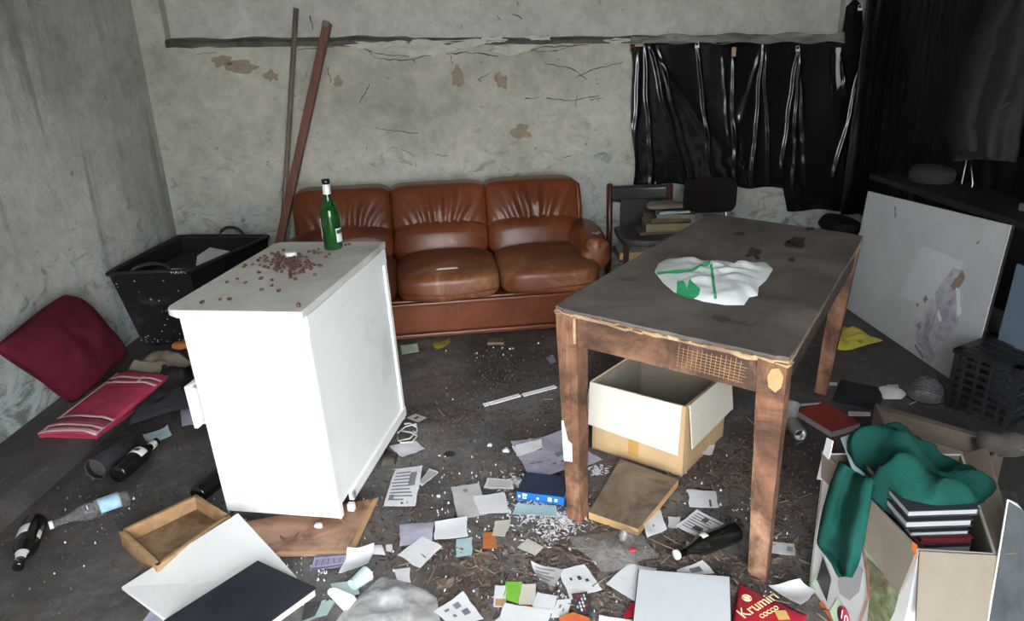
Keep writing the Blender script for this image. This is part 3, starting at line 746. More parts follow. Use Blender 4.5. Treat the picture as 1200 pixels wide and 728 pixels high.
# raw broken edge under the black surface
bm = bmesh.new(); n = 46
for i in range(4):
    a, b = TQ[i], TQ[(i+1) % 4]; rows = []
    dn = (b-a).cross(Vector((0, 0, 1))).normalized()
    for k in range(n+1):
        p = inset(a.lerp(b, k/n), .006); q = noise.noise(Vector((p.x*24, p.y*24, 2)))
        o = .012*max(0, q) - .004 if i == 0 else .002*q
        zt = TH-.011+ (.004*noise.noise(Vector((p.x*40, p.y*33, 9))) if i == 0 else 0)
        zb = TH-.026-.012*max(0, noise.noise(Vector((p.x*17, p.y*15, 4))))
        rows.append([bm.verts.new(p_) for p_ in ((p.x-dn.x*.05, p.y-dn.y*.05, zt), (p.x+dn.x*o, p.y+dn.y*o, zt), (p.x+dn.x*o*.6, p.y+dn.y*o*.6, zb), (p.x-dn.x*.05, p.y-dn.y*.05, zb))])
    for A, B in zip(rows, rows[1:]):
        for k in range(3): bm.faces.new((A[k], A[k+1], B[k+1], B[k]))
obj('raw_edge', bm, 'raw_edge', topo)
for k in range(16):
    t_ = (k+.5+random.uniform(-.3, .3))/16; p = TQ[0].lerp(TQ[1], t_); dn = (TQ[1]-TQ[0]).cross(Vector((0, 0, 1))).normalized()
    s = random.uniform(.5, 1.3)
    bm = bmesh.new(); u = (TQ[1]-TQ[0]).normalized()
    c = p + dn*.003 - Vector((0, 0, random.uniform(.006, .016)))
    add_hex(bm, [c-u*.022*s, c+u*.03*s, c+u*.02*s-Vector((0, 0, .012*s)), c-u*.012*s-Vector((0, 0, .008*s))],
            [c-u*.015*s+dn*.007, c+u*.02*s+dn*.009, c+u*.014*s-Vector((0, 0, .010*s))+dn*.004, c-u*.008*s-Vector((0, 0, .006*s))+dn*.004])
    obj('splinter', bm, 'raw_edge', topo)
# legs: taper downwards
foot = [at(677, 606), at(889, 671), at(962, 459), at(862, 418)]
foot[3] = foot[0]+foot[2]-foot[1]
uX = (TQ[1]-TQ[0]).normalized(); uY = (TQ[3]-TQ[0]).normalized()
uX2 = (TQ[2]-TQ[3]).normalized(); uY2 = (TQ[2]-TQ[1]).normalized()
legs = []
for i in range(4):
    ux = uX if i in (0, 1) else uX2; uy = uY if i in (0, 3) else uY2
    sx = 1 if i in (0, 3) else -1; sy = 1 if i in (0, 1) else -1
    tc = TQ[i] + ux*sx*.045 + uy*sy*.045; tc.z = TH-.022
    bc = Vector((foot[i].x, foot[i].y, 0))
    bm = bmesh.new(); rings = []
    for k in range(9):
        f = k/8; c = bc.lerp(tc, f); r = .027 + .012*f
        ring = []
        for (a, b) in ((-1, -1), (-.8, -1.0), (.8, -1), (1, -1), (1, 1), (-1, 1)):
            j = .0022*noise.noise(Vector((f*9, i*3+a, b)))
            ring.append(bm.verts.new(c + ux*a*(r+j) + uy*b*(r+j)))
        rings.append(ring)
    for A, B in zip(rings, rings[1:]):
        for q in range(6): bm.faces.new((A[q], A[(q+1) % 6], B[(q+1) % 6], B[q]))
    bm.faces.new(rings[0][::-1]); bm.faces.new(rings[-1])
    legs.append((obj('leg', bm, 'table_wood', table), tc, bc, ux, uy))
# aprons
for i in range(4):
    a, b = legs[i][1], legs[(i+1) % 4][1]; u = (b-a).normalized(); dn = u.cross(Vector((0, 0, 1))).normalized()
    a2, b2 = a+u*.034+dn*.026, b-u*.034+dn*.026
    zt, zb = TH-.02, TH-.125
    bm = bmesh.new()
    add_hex(bm, [Vector((a2.x, a2.y, zb)), Vector((b2.x, b2.y, zb)), Vector((b2.x, b2.y, zb))-dn*.024, Vector((a2.x, a2.y, zb))-dn*.024],
            [Vector((a2.x, a2.y, zt)), Vector((b2.x, b2.y, zt)), Vector((b2.x, b2.y, zt))-dn*.024, Vector((a2.x, a2.y, zt))-dn*.024], .002)
    ap = obj('apron', bm, 'table_wood_x' if i == 0 else 'apron_shade_stain', table)  # all but the front apron take the wood with painted shade
    if i == 0:   # scratched hatch marks near the right corner
        for k in range(14):
            s = .60+.024*k; p = a2.lerp(b2, s)+dn*.0012
            tube('scratch', [p+Vector((0, 0, zb+.015-p.z)), p+u*.004+Vector((0, 0, zb+.078+.01*random.random()-p.z))], .0007, 'plank_edge', ap, 5)
        for k in range(7):
            p = a2.lerp(b2, .585+.02*random.random())+dn*.0012; q = a2.lerp(b2, .92+.03*random.random())+dn*.0012
            zz = zb+.018+.009*k
            tube('scratch', [Vector((p.x, p.y, zz+.004)), Vector((q.x, q.y, zz))], .0006, 'plank_edge', ap, 5)
# paper scrap on the near left leg, bare wood patch on the near right one
lg, tc, bc, ux, uy = legs[0]
def onleg(f, s, o=.002): 
    c = bc.lerp(tc, f); r = .027+.012*f
    return c + ux*s*r - uy*(r+o)
slab('paper_scrap', [onleg(.30, -.98), onleg(.31, .15), onleg(.40, .2), onleg(.41, -.3), onleg(.50, -.75), onleg(.50, -.98)][::1], .0015, 'paper_white', lg)
slab('bare_strip', [onleg(.88, .72), onleg(.88, .95), onleg(.995, .95), onleg(.995, .75)], .0015, 'raw_edge', lg)
lg, tc, bc, ux, uy = legs[1]
slab('bare_patch', [onleg(.90, -.1), onleg(.885, .4), onleg(.91, .75), onleg(.955, .85), onleg(.985, .5), onleg(.975, .0), onleg(.94, -.25)], .0025, 'plank_edge', lg)

# dark spills soaked into the table top
for k, (px, py, rx, ry) in enumerate([(936, 283, 11, 5), (925, 286, 7, 3), (884, 297, 9, 6), (928, 304, 4, 2.5), (950, 268, 5, 2), (866, 274, 6, 2)]):
    ps = []
    for q in range(20):
        a_ = 2*PI*q/20; r_ = 1+.8*noise.noise(Vector((math.cos(a_)*1.5+k*3, math.sin(a_)*1.5, k))); ps.append(at(px+rx*r_*math.cos(a_), py+ry*r_*math.sin(a_), TH+.0006))
    bm = bmesh.new(); add_hex(bm, [p-Vector((0, 0, .002)) for p in ps], ps); obj('spill_stain', bm, 'apron_shade_stain', topo)
# white carrier bag lying crumpled on the table
ring = [(767, 318), (772, 308), (782, 303), (800, 302), (818, 306), (840, 306), (852, 308), (866, 312), (880, 309), (899, 308), (906, 315), (898, 328), (889, 336), (888, 346), (878, 348), (872, 357), (850, 357), (825, 353), (808, 348), (790, 342), (777, 331)]
rp = [at(x, y, TH+.004) for x, y in ring]; bc_ = sum(rp, Vector())/len(rp)
bag = thing('carrier_bag', 'crumpled white plastic bag with green print on table', 'bag', (0, 0, 0))
def bag_point(px, py, lift=0.0):
    p = at(px, py, TH+.004)
    return p
def bag_height(p, rr):
    return TH + .006 + (1-rr**3)*(.020 + .020*abs(noise.noise(Vector((p.x*9, p.y*9, 1)))) + .016*noise.noise(Vector((p.x*17, p.y*22, 5))))
def bagfn():
    bm = bmesh.new(); n = len(rp)*4; R = 14; rings = []
    for j in range(R+1):
        rr = j/R; row = []
        for k in range(n):
            f = k/4; a = rp[int(f) % len(rp)]; b = rp[(int(f)+1) % len(rp)]; e = a.lerp(b, f-int(f))
            p = bc_.lerp(e, rr); row.append(bm.verts.new((p.x, p.y, bag_height(p, rr) if rr < 1 else TH+.002)))
        rings.append(row)
    for A, B in zip(rings, rings[1:]):
        for k in range(n): bm.faces.new((A[k], A[(k+1) % n], B[(k+1) % n], B[k]))
    bmesh.ops.remove_doubles(bm, verts=bm.verts[:], dist=1e-5)
    return obj('film', bm, 'bag_white', bag, True)
bagfn()
def bag_rr(p):
    d = p-bc_; best = 9
    for i in range(len(rp)):
        a, b = rp[i]-bc_, rp[(i+1) % len(rp)]-bc_
        den = d.x*(b.y-a.y)-d.y*(b.x-a.x)
        if abs(den) < 1e-9: continue
        t = (a.x*(b.y-a.y)-a.y*(b.x-a.x))/den
        s = (a.x*d.y-a.y*d.x)/den
        if t > 0 and -1e-6 <= s <= 1+1e-6: best = min(best, t)
    return min(1, 1/best)
def bag_print(name, fn, nu, nv, mat):
    def g(u, v):
        x, y = fn(u, v); p = at(x, y, TH+.015); rr = bag_rr(p); p.z = bag_height(p, rr)+.0022; return p
    return grid(name, g, nu, nv, mat, bag)
bag_print('printed_border', lambda u, v: (770+62*u, 317+4.5*math.sin(u*PI*.95)-4.0*u*u*u + 2.6*v - (2*u)), 40, 2, 'print_green')
bag_print('printed_border', lambda u, v: (831.5+5.5*v**1.3+3.2*u, 314.5+35*v), 2, 30, 'print_green')
leaf = [(793.5, 331), (801, 331), (805, 338), (808, 331), (820.5, 341), (819, 345), (810, 349), (801, 345), (793, 342)]
def leaf_print():
    bm = bmesh.new(); c = (806, 342); rings = []
    for j in range(6):
        row = []
        for k in range(36):
            f = k/4; a = leaf[int(f) % 9]; b = leaf[(int(f)+1) % 9]
            x = a[0]+(b[0]-a[0])*(f-int(f)); y = a[1]+(b[1]-a[1])*(f-int(f))
            x = c[0]+(x-c[0])*(j/5); y = c[1]+(y-c[1])*(j/5)
            p = at(x, y, TH+.015); p.z = bag_height(p, bag_rr(p))+.0022; row.append(bm.verts.new(p))
        rings.append(row)
    for A, B in zip(rings, rings[1:]):
        for k in range(36): bm.faces.new((A[k], A[(k+1) % 36], B[(k+1) % 36], B[k]))
    obj('printed_emblem', bm, 'print_green', bag, True)
leaf_print()

# ------------------------------------------------------------------ cardboard box under the table
A, B, Cc = at(694, 526), at(799, 560), at(847, 512)
D = A+Cc-B
hB = aty(805, 476, B.y).z; hA = aty(691, 447, A.y).z
H = .5*(hA+hB)
ubox = thing('cardboard_box', 'open cardboard box with white folded-down flaps under the table', 'box', (0, 0, 0))
Q = [A, B, Cc, D]
cc = (A+Cc)/2
def wallp(name, a, b, z0, z1, o, mat, th=.006, flare=0.0, dz=0.0):
    dn = (b-a).cross(Vector((0, 0, 1))).normalized()
    bm = bmesh.new()
    p = [a+dn*o, b+dn*o]
    f = dn*flare
    add_hex(bm, [Vector((p[0].x, p[0].y, z0))+f, Vector((p[1].x, p[1].y, z0+dz))+f, Vector((p[1].x, p[1].y, z0+dz))+f-dn*th, Vector((p[0].x, p[0].y, z0))+f-dn*th],
            [Vector((p[0].x, p[0].y, z1)), Vector((p[1].x, p[1].y, z1)), Vector((p[1].x, p[1].y, z1))-dn*th, Vector((p[0].x, p[0].y, z1))-dn*th])
    return obj(name, bm, mat, ubox)
for i in range(4): wallp('box_side', Q[i], Q[(i+1) % 4], .004, H-.004, 0, 'cardboard')
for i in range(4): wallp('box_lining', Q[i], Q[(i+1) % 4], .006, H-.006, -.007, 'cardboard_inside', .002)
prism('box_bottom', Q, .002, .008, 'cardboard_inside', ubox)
u01 = (B-A).normalized()
wallp('box_flap', A-u01*.008, B-u01*.012, H*.40, H, .010, 'cardboard_white', .004, .012, -.02)
u12 = (Cc-B).normalized()
wallp('box_flap', B+u12*.012, Cc+u12*.01, H*.42, H, .010, 'cardboard_white', .004, .02, .01)
wallp('box_flap', Cc, D, H*.45, H, .010, 'cardboard_white', .004, .012)
wallp('box_flap', D, A, H*.5, H, .010, 'cardboard_white', .004, .03)
wallp('packing_tape', A.lerp(B, .42), A.lerp(B, .53), .03, H*.42, .002, 'tape_brown', .002)
# brown plank lying against the box
pq = [at(690, 600, .035), at(748, 620, .035), at(795, 562, .045), at(727, 538, .045)]
plank = thing('wooden_board', 'thick grey-brown wooden board lying against the box under table', 'board', (0, 0, 0))
bm = bmesh.new(); add_hex(bm, [p-Vector((0, 0, .029)) for p in pq], [p-Vector((0, 0, .002)) for p in pq]); obj('core', bm, 'plank_edge', plank)
bm = bmesh.new(); add_hex(bm, [p-Vector((0, 0, .002)) for p in pq], [Vector(p) for p in pq]); obj('face', bm, 'plank_top', plank)

# ------------------------------------------------------------------ white cabinet
def rotm(yaw, tx, ty):
    return Matrix.Rotation(ty, 4, 'Y') @ Matrix.Rotation(tx, 4, 'X') @ Matrix.Rotation(yaw, 4, 'Z')
CM = Matrix.Translation((-1.0306, 2.115, .022)) @ rotm(-.1882, .0322, -.0253)
CW, CDp, CH = .431, .6974, .7896
cab = thing('white_cabinet', 'white painted wooden cabinet standing crooked in the middle of room', 'cabinet', (0, 0, 0)); cab.matrix_world = CM
bm = bmesh.new()
def rounded_rect(x0, y0, x1, y1, rr):
    pts = []
    for (cx, cy, a0, r) in ((x0, y0, PI, rr[0]), (x1, y0, 1.5*PI, rr[1]), (x1, y1, 0, rr[2]), (x0, y1, .5*PI, rr[3])):
        sx = 1 if cx == x0 else -1; sy = 1 if cy == y0 else -1
        for k in range(6):
            a = a0+.5*PI*k/5; pts.append((cx+sx*r+r*math.cos(a), cy+sy*r+r*math.sin(a)))
    return pts
rr = rounded_rect(-.028, -.03, CW+.004, CDp+.012, (.035, .004, .004, .03))
add_hex(bm, [(x, y, CH-.024) for x, y in rr], [(x, y, CH) for x, y in rr], .003)
obj('cabinet_top', bm, 'white_top', cab)
boxo('edge_band', (.008, -.0315, CH-.023), (CW+.002, -.0295, CH-.002), 'white_paint', cab, 0)
boxo('moulding', (-.008, -.008, CH-.038), (CW-.003, CDp, CH-.024), 'white_paint', cab, .004)
boxo('end_panel', (0, 0, .012), (CW-.004, .018, CH-.03), 'white_paint', cab, .002)
boxo('end_panel', (0, CDp-.018, .0), (CW, CDp, CH-.03), 'white_paint', cab, .002)
boxo('back_panel', (CW-.016, .018, .05), (CW-.006, CDp-.018, CH-.085), 'white_paint', cab, .001)
boxo('back_rail', (CW-.012, .0, CH-.085), (CW+.004, CDp+.004, CH-.028), 'white_paint', cab, .002)
boxo('corner_batten', (CW-.008, -.002, .012), (CW+.001, .022, CH-.08), 'white_paint', cab, .001)
boxo('corner_batten', (CW-.008, CDp-.022, .012), (CW+.003, CDp+.002, CH-.08), 'white_paint', cab, .001)
boxo('base_rail', (CW-.012, .10, .014), (CW+.006, CDp+.005, .055), 'white_paint', cab, .002)
boxo('bottom', (.0, .018, .05), (CW-.016, CDp-.018, .066), 'white_paint', cab, .001)
boxo('front_frame', (0, .018, .50), (.016, CDp-.018, CH-.03), 'white_paint', cab, .001)
boxo('front_frame', (0, .018, .014), (.016, CDp-.018, .34), 'white_paint', cab, .001)
dr = boxo('drawer', (-.06, .015, .335), (-.045, CDp-.03, .495), 'white_paint', cab, .003)
boxo('drawer_box', (-.045, .03, .345), (.30, CDp-.05, .485), 'white_top', dr, .001)
lathe('knob', [(.006, 0), (.006, .012), (.014, .02), (.012, .03), (.002, .033)], 'white_paint', dr, 12, Matrix.Translation((-.06, .33, .415)) @ Matrix.Rotation(-PI/2, 4, 'Y'))
boxo('hinge', (CW-.004, .10, .02), (CW+.010, .115, .05), 'tin', cab, .002)
boxo('foot_block', (CW-.01, .07, -.012), (CW+.014, .09, .016), 'white_paint', cab, .002)
def ontop(px, py):
    """point on the (slightly tilted) cabinet top"""
    n = CM.to_3x3() @ Vector((0, 0, 1)); o = CM @ Vector((0, 0, CH)); d = ray(px, py)
    return CAMP + d*((o-CAMP).dot(n)/d.dot(n))
# scattered dry seeds, one object each
def bean_mesh(seed):
    bm = bmesh.new(); bmesh.ops.create_icosphere(bm, subdivisions=2, radius=.0075)
    for v in bm.verts:
        v.co.z *= .72; v.co *= 1+.22*noise.noise(v.co*220+Vector((seed, 0, 0)))
    me = bpy.data.meshes.new('dry_seed'); bm.to_mesh(me); bm.free(); me.materials.append(MATS['bean'])
    for f in me.polygons: f.use_smooth = True
    return me
bms = [bean_mesh(s*7.1) for s in range(4)]
bpts = []
def zc(x, y): return (190+x/4.138, 200+y/4.138)
singles = [(590, 390), (315, 545), (365, 530), (405, 548), (470, 498), (480, 528), (533, 535), (533, 563), (484, 582), (567, 587), (195, 643), (282, 630), (327, 628), (741, 510), (795, 424), (811, 411), (758, 386), (713, 397), (735, 393), (736, 404), (756, 405), (770, 403), (440, 460), (405, 463), (396, 472), (466, 440), (500, 442), (512, 443), (475, 464), (723, 481), (760, 463), (770, 467), (712, 452), (728, 458), (740, 462), (700, 424), (678, 425), (665, 410), (646, 531), (623, 512), (623, 523), (645, 505), (676, 490), (684, 488), (667, 500), (890, 366), (908, 362), (640, 425), (622, 430), (543, 482), (556, 482), (567, 480), (556, 492)]
for s in singles: bpts.append(zc(*s))
rs = random.Random(5)
while len(bpts) < 112:
    x = rs.gauss(612, 52); y = 452 + (x-612)*.10 + rs.gauss(0, 19)
    if rs.random() < .3: x = rs.gauss(575, 22); y = rs.gauss(435, 8)
    p = zc(x, y)
    if all((p[0]-q[0])**2+((p[1]-q[1])*1.6)**2 > 8.5 for q in bpts): bpts.append(p)
for k, (x, y) in enumerate(bpts):
    p = ontop(x, y); o = bpy.data.objects.new('dry_seed', bms[k % 4]); COL.objects.link(o)
    o.location = p + Vector((0, 0, .004)); o.rotation_euler = (rs.uniform(-.4, .4), rs.uniform(-.4, .4), rs.uniform(0, 6)); s = rs.uniform(.75, 1.05); o.scale = (s*1.15, s, s)
    pq_ = ((x-336)**2 + (2*(y-308))**2)**.5
    lab = 'dry brown seed near the green bottle on cabinet top' if x > 362 else ('stray dry brown seed on bare front part of cabinet top' if y > 322 else ('dry brown seed in the dense pile beside the white cap' if pq_ < 24 else 'dry brown seed at the loose edge of the seed pile'))
    tag(o, lab, 'seed', lab.replace('dry brown seed', 'seeds'))
o = bpy.data.objects.new('seed_pod', bms[1]); COL.objects.link(o); o.location = ontop(350, 359.5)+Vector((0, 0, .006)); o.scale = (.9, 1.1, 1.7)
tag(o, 'larger brown seed pod on the front edge of cabinet top', 'seed')
p = ontop(341, 300); t = thing('bottle_cap', 'white plastic screw cap among the seeds on cabinet', 'cap', p)
lathe('cap_shell', [(.022, 0), (.022, .012), (.020, .015), (.0, .015)], 'plastic_white', t, 24)
lathe('cap_ring', [(.0235, 0), (.0235, .003)], 'plastic_white', t, 24)
# green beer bottle
p = ontop(391, 291); sc = .96
gb = thing('beer_bottle', 'green glass beer bottle with silver neck foil on white cabinet', 'bottle', p)
prof = [(.0, .0), (.034, .0), (.037, .006), (.037, .135), (.035, .152), (.026, .176), (.017, .20), (.0145, .225), (.0135, .262), (.0150, .264), (.0150, .272), (.0125, .274)]
prof = [(r*sc, z*sc) for r, z in prof]
lathe('glass', prof, 'bottle_green', gb, 28)
lathe('neck_foil', [(r*sc+.0008, z*sc) for r, z in [(.0150, .220), (.0145, .240), (.0140, .258)]], 'foil_silver', gb, 24, cap=False)
lathe('lip', [(.0155*sc, .262*sc), (.0165*sc, .266*sc), (.016*sc, .278*sc), (.006, .279*sc)], 'bottle_dark', gb, 20)
def arc_label(name, a0, a1, z0, z1, r, mat, par, oval=False):
    def f(u, v):
        a = a0+(a1-a0)*u; zz = z0+(z1-z0)*v
        if oval: zz = (z0+z1)/2 + (z1-z0)/2*(2*v-1)*math.sqrt(max(0, 1-(2*u-1)**2))
        return Vector((r*math.cos(a), r*math.sin(a), zz))
    return grid(name, f, 12, 6, mat, par, .0006)
arc_label('front_label', PI*.85, PI*1.18, .035*sc, .125*sc, .0385*sc, 'label_white', gb, True)
arc_label('label_band', PI*.9, PI*1.15, .066*sc, .086*sc, .0392*sc, 'ink_red', gb)
arc_label('back_label', -PI*.28, PI*.02, .03*sc, .085*sc, .0385*sc, 'label_white', gb)
arc_label('label_text', -PI*.26, 0, .065*sc, .08*sc, .0390*sc, 'ink_dark', gb)

# ------------------------------------------------------------------ black tub on the step
TZ = .515
tq = [at(109, 322, TZ), at(222, 318, TZ), at(317, 277, TZ), at(206, 277, TZ)]
tq[0].x = max(tq[0].x, -2.11); tq[3].x = max(tq[3].x, -2.08)
tc_ = sum(tq, Vector())/4
tub = thing('mortar_tub', 'big black plastic tub with rope handles beside left wall', 'tub', (0, 0, 0))
def scaled(q, f, z): return [Vector((tc_.x+(p.x-tc_.x)*f, tc_.y+(p.y-tc_.y)*f, z)) for p in q]
bq = scaled(tq, .80, .072)
bq = [p + Vector((.0, .03, 0)) for p in bq]
bm = bmesh.new()
def ringv(q): return [bm.verts.new(p) for p in q]
r0 = ringv(bq); r1 = ringv(scaled(tq, .965, TZ-.01)); r2 = ringv(scaled(tq, .965, TZ)); r3 = ringv(scaled(tq, .93, TZ)); 
ib = [tc_.lerp(Vector((p.x, p.y, tc_.z)), .96) for p in bq]
r4 = ringv([Vector((p.x, p.y, .085)) for p in ib])
for X_, Y_ in ((r0, r1), (r1, r2), (r2, r3), (r3, r4)):
    for k in range(4): bm.faces.new((X_[k], X_[(k+1) % 4], Y_[(k+1) % 4], Y_[k]))
bm.faces.new(r0[::-1]); bm.faces.new(r4)
obj('shell', bm, 'black_tub', tub)
rim = []
for i in range(4):
    a, b = tq[i], tq[(i+1) % 4]
    for k in range(8):
        f = k/8; p = a.lerp(b, .03+.94*f); p.z = TZ; rim.append(p)
tube('rim', rim, .013, 'black_tub', tub, 8, True)
a, b = tq[2], tq[3]; mid = a.lerp(b, .44)
tube('rope_handle', [mid+Vector((.075*math.cos(x_), .02, TZ-mid.z+.062*math.sin(x_)-.01)) for x_ in [PI*k/10 for k in range(11)]], .010, 'rope_black', tub, 8)
a, b = tq[0], tq[1]; mid = a.lerp(b, .50)
tube('rope_handle', [mid+Vector((.10*math.cos(x_), .03+.04*math.sin(x_), TZ-mid.z+.035*math.sin(x_)-.005)) for x_ in [PI*k/10 for k in range(11)]], .010, 'rope_black', tub, 8)
dn = ((tq[1]-tq[0]).cross(Vector((0, 0, 1)))).normalized()
rs = random.Random(11)
for k in range(46):
    f = rs.random(); g = rs.random()**2.2
    topp = tc_.lerp(tq[0].lerp(tq[1], f), .965); bot = bq[0].lerp(bq[1], f)
    p = bot.lerp(Vector((topp.x, topp.y, TZ-.02)), .03+.9*g); s = rs.uniform(.0018, .0055)
    bm = bmesh.new(); u = (tq[1]-tq[0]).normalized()
    add_hex(bm, [p-u*s-dn*.002, p+u*s*rs.uniform(.4, 1.4)-dn*.002, p+Vector((0, 0, s*rs.uniform(.6, 2.2)))-dn*.002], [p-u*s+dn*.002, p+u*s*.8+dn*.002, p+Vector((0, 0, s*1.2))+dn*.002])
    obj('paint_splash', bm, 'paint_splash', tub)
for k in range(9):
    p = tq[0].lerp(tq[1], .80+.02*k)+dn*.006; p.z = TZ
    boxo('paint_mark', (p.x-.0025, p.y-.011, p.z-.006+.005*(k % 2)), (p.x+.001+.002*(k % 3), p.y-.009, p.z+.006-.004*(k % 3)), 'paint_splash', tub, 0)
for (q, z0, z1, mtn, lab) in [([(229, 318), (231, 300), (246, 290), (272, 295), (250, 309)], .44, .47, 'paper_white', 'folded white sheet of paper lying in the black tub'),
                         ([(197, 321), (222, 318), (232, 314), (198, 315)], .43, .44, 'paper_white', 'narrow white paper just inside the rim of the black tub')]:
    pts = [at(x, y, z1) for x, y in q]
    bm = bmesh.new(); add_hex(bm, [p-Vector((0, 0, .004)) for p in pts], pts); tag(obj('paper_sheet', bm, mtn), lab, 'paper')
# rubbish that fills the tub and carries the papers
bm = bmesh.new(); fq = scaled(tq, .82, .435)
add_hex(bm, [Vector((p.x, p.y, .09))*1 if 0 else Vector((tc_.x+(p.x-tc_.x)*.9, tc_.y+(p.y-tc_.y)*.9+.02, .09)) for p in fq], fq, .01)
tag(obj('rubbish_sack', bm, 'cloth_dark'), 'dark sack of rubbish filling the black tub', 'sack')

# ------------------------------------------------------------------ textiles on the step
cu = [atx(0, 402, -2.04), atx(84, 474, -2.02), atx(152, 414, -1.97), atx(84, 333, -2.08)]
cush = thing('cushion', 'dark red square cushion leaning on left wall by the tub', 'cushion', (0, 0, 0))
def cushion(u, v, side):
    a, b, c, d = cu[0]+Vector((0, -.05, 0)), cu[1], cu[2], cu[3]
    # round the corners: pull square (u,v) towards a superellipse, the upper corner most
    x, y = 2*u-1, 2*v-1
    L = (abs(x)**16+abs(y)**16)**(1/16) or 1; mx = max(abs(x), abs(y)); f = mx/L
    if x < 0 and y > 0: f *= 1-.17*(abs(x*y))**3
    x *= f; y *= f; U, V = (x+1)/2, (y+1)/2
    p = (a*(1-U)+b*U)*(1-V) + (d*(1-U)+c*U)*V
    e = max(0, (1-abs(2*u-1)**3)*(1-abs(2*v-1)**3))**.6
    cx_ = sum(cu, Vector())/4
    p = p.lerp(cx_, (.025+.02*N(p, 12, 2))*(1-abs(x)**2)*(abs(y)**4) + (.025+.02*N(p, 12, 4))*(1-abs(y)**2)*(abs(x)**4))
    w_ = .085*e*(1 if side > 0 else .3) + (.018*N(p, 7, 3)+.010*N(p, 16, 5))*e
    return p + Vector((w_*side, 0, 0))
bm = bmesh.new()
for side in (1, -1):
    n = 26; g = [[bm.verts.new(cushion(i/n, j/n, side)) for i in range(n+1)] for j in range(n+1)]
    for j in range(n):
        for i in range(n): bm.faces.new((g[j][i], g[j][i+1], g[j+1][i+1], g[j+1][i]))
bmesh.ops.remove_doubles(bm, verts=bm.verts[:], dist=1e-4)
obj('cover', bm, 'cushion_red', cush, True)
tube('seam', [cushion(x, y, 1)+Vector((.002, 0, 0)) for x, y in [(k/12, 0) for k in range(12)]+[(1, k/12) for k in range(12)]], .005, 'cushion_red', cush, 6)

def drape(name, quad, z, mat, parent=None, amp=.012, sc=9, seed=1, n=22, thick=.006, m_=None):
    P = [at(x, y, z) for x, y in quad]
    def f(u, v):
        p = (P[0]*(1-u)+P[1]*u)*(1-v) + (P[3]*(1-u)+P[2]*u)*v
        e = min(1, 6*min(u, 1-u, v, 1-v)+.15)
        p.z = z + amp*e*(.6+.8*N(p, sc, seed)+.4*N(p, sc*2.3, seed+3))
        return p + Vector((.01*N(p, 7, seed+5), .01*N(p, 7, seed+8), 0))
    return grid(name, f, n, n, mat, parent, thick)
# red striped towel: folded pack, stripes woven in as bands
towel = thing('striped_towel', 'folded red towel with pale stripes in front of the cushion', 'towel', (0, 0, 0))
tw = [at(44, 508, .085), at(112, 510, .085), at(197, 440, .12), at(137, 437, .12)]
def twf(u, v, o=0.0):
    p = (tw[0]*(1-u)+tw[1]*u)*(1-v) + (tw[3]*(1-u)+tw[2]*u)*v
    e = min(1, 8*min(u, 1-u)); return p + Vector((0, 0, .008*N(p, 8, 2)*e - .014*(1-min(1, 5*min(u, 1-u)))*1 + o))
grid('towel_body', twf, 16, 30, 'towel_red', towel, .022)
for v0, v1, mtn in ((.0, .055, 'towel_pink'), (.09, .11, 'towel_pink'), (.12, .21, 'towel_maroon'), (.215, .24, 'towel_pink'), (.80, .825, 'towel_pink'), (.84, .87, 'towel_maroon'), (.88, .905, 'towel_pink'), (.925, .935, 'towel_maroon')):
    grid('stripe', lambda u, v: twf(u, v0+(v1-v0)*v, .0128), 16, 3, mtn, towel, .002)
grid('stripe', lambda u, v: twf(.0+.05*u, v, .0122), 2, 30, 'towel_pink', towel, .002)
grid('stripe', lambda u, v: twf(.62+.05*u, .80+.12*v, .0130), 2, 8, 'towel_pink', towel, .002)
grid('stripe', lambda u, v: twf(.97+.03*u, .0+.25*v, .0122), 2, 8, 'towel_pink', towel, .002)
prism('under_fold', [(p.x, p.y) for p in tw], .066, .076, 'towel_red', towel)
o = drape('crumpled_cloth', [(150, 500), (222, 478), (226, 432), (190, 436)], .05, 'cloth_dark', None, .085, 8, 4)
tag(o, 'crumpled black garment lying between the towel and white cabinet', 'garment')
o = drape('crumpled_cloth', [(150, 438), (195, 442), (226, 426), (180, 412)], .07, 'cloth_beige', None, .05, 8, 9)
tag(o, 'crumpled beige cloth at the foot of the black tub', 'cloth')
o = rbox('brick_shard', (.09, .05, .035), 'paper_orange', None, 3, 6, lambda u, P: P+Vector((0, 0, .006*N(P, 30, 1))), tuple(at(212, 405, .16)))
tag(o, 'small orange shard lying beside the black tub', 'shard')
o.location.z = 0

# ================================================================== right side
# dark low bench along the right wall, the board leans on it
bench = thing('work_bench', 'low black wooden bench along right wall behind the white board', 'bench', (0, 0, 0))
boxo('bench_top', (2.17, 2.50, .755), (2.53, 4.22, .79), 'dark_wood', bench, .004)
for y in (2.55, 3.4, 4.12): boxo('bench_leg', (2.40, y, 0), (2.46, y+.06, .755), 'dark_wood', bench, .003)
boxo('bench_back', (2.44, 2.55, .25), (2.455, 4.18, .755), 'dark_wood', bench, .002)
hp = atx(1090, 216, 2.36)
o = rbox('dust_hat', (.20, .26, .09), 'wool_jacket', None, 2.4, 10, lambda u, P: P+Vector((0, 0, .008*N(P, 14, 2)-.02*(u.z < 0))), (2.36, hp.y, .835))
tag(o, 'small grey felt hat lying on the black bench', 'hat')
o = boxo('tin_box', (2.30, 3.05, .791), (2.37, 3.12, .825), 'tin', None, .004); tag(o, 'small grey metal tin on the black bench below jacket', 'tin')
BQ = [Vector((2.085, 2.90, .003)), Vector((2.05, 4.06, .003)), Vector((2.113, 4.075, .715)), Vector((2.135, 2.91, .775))]
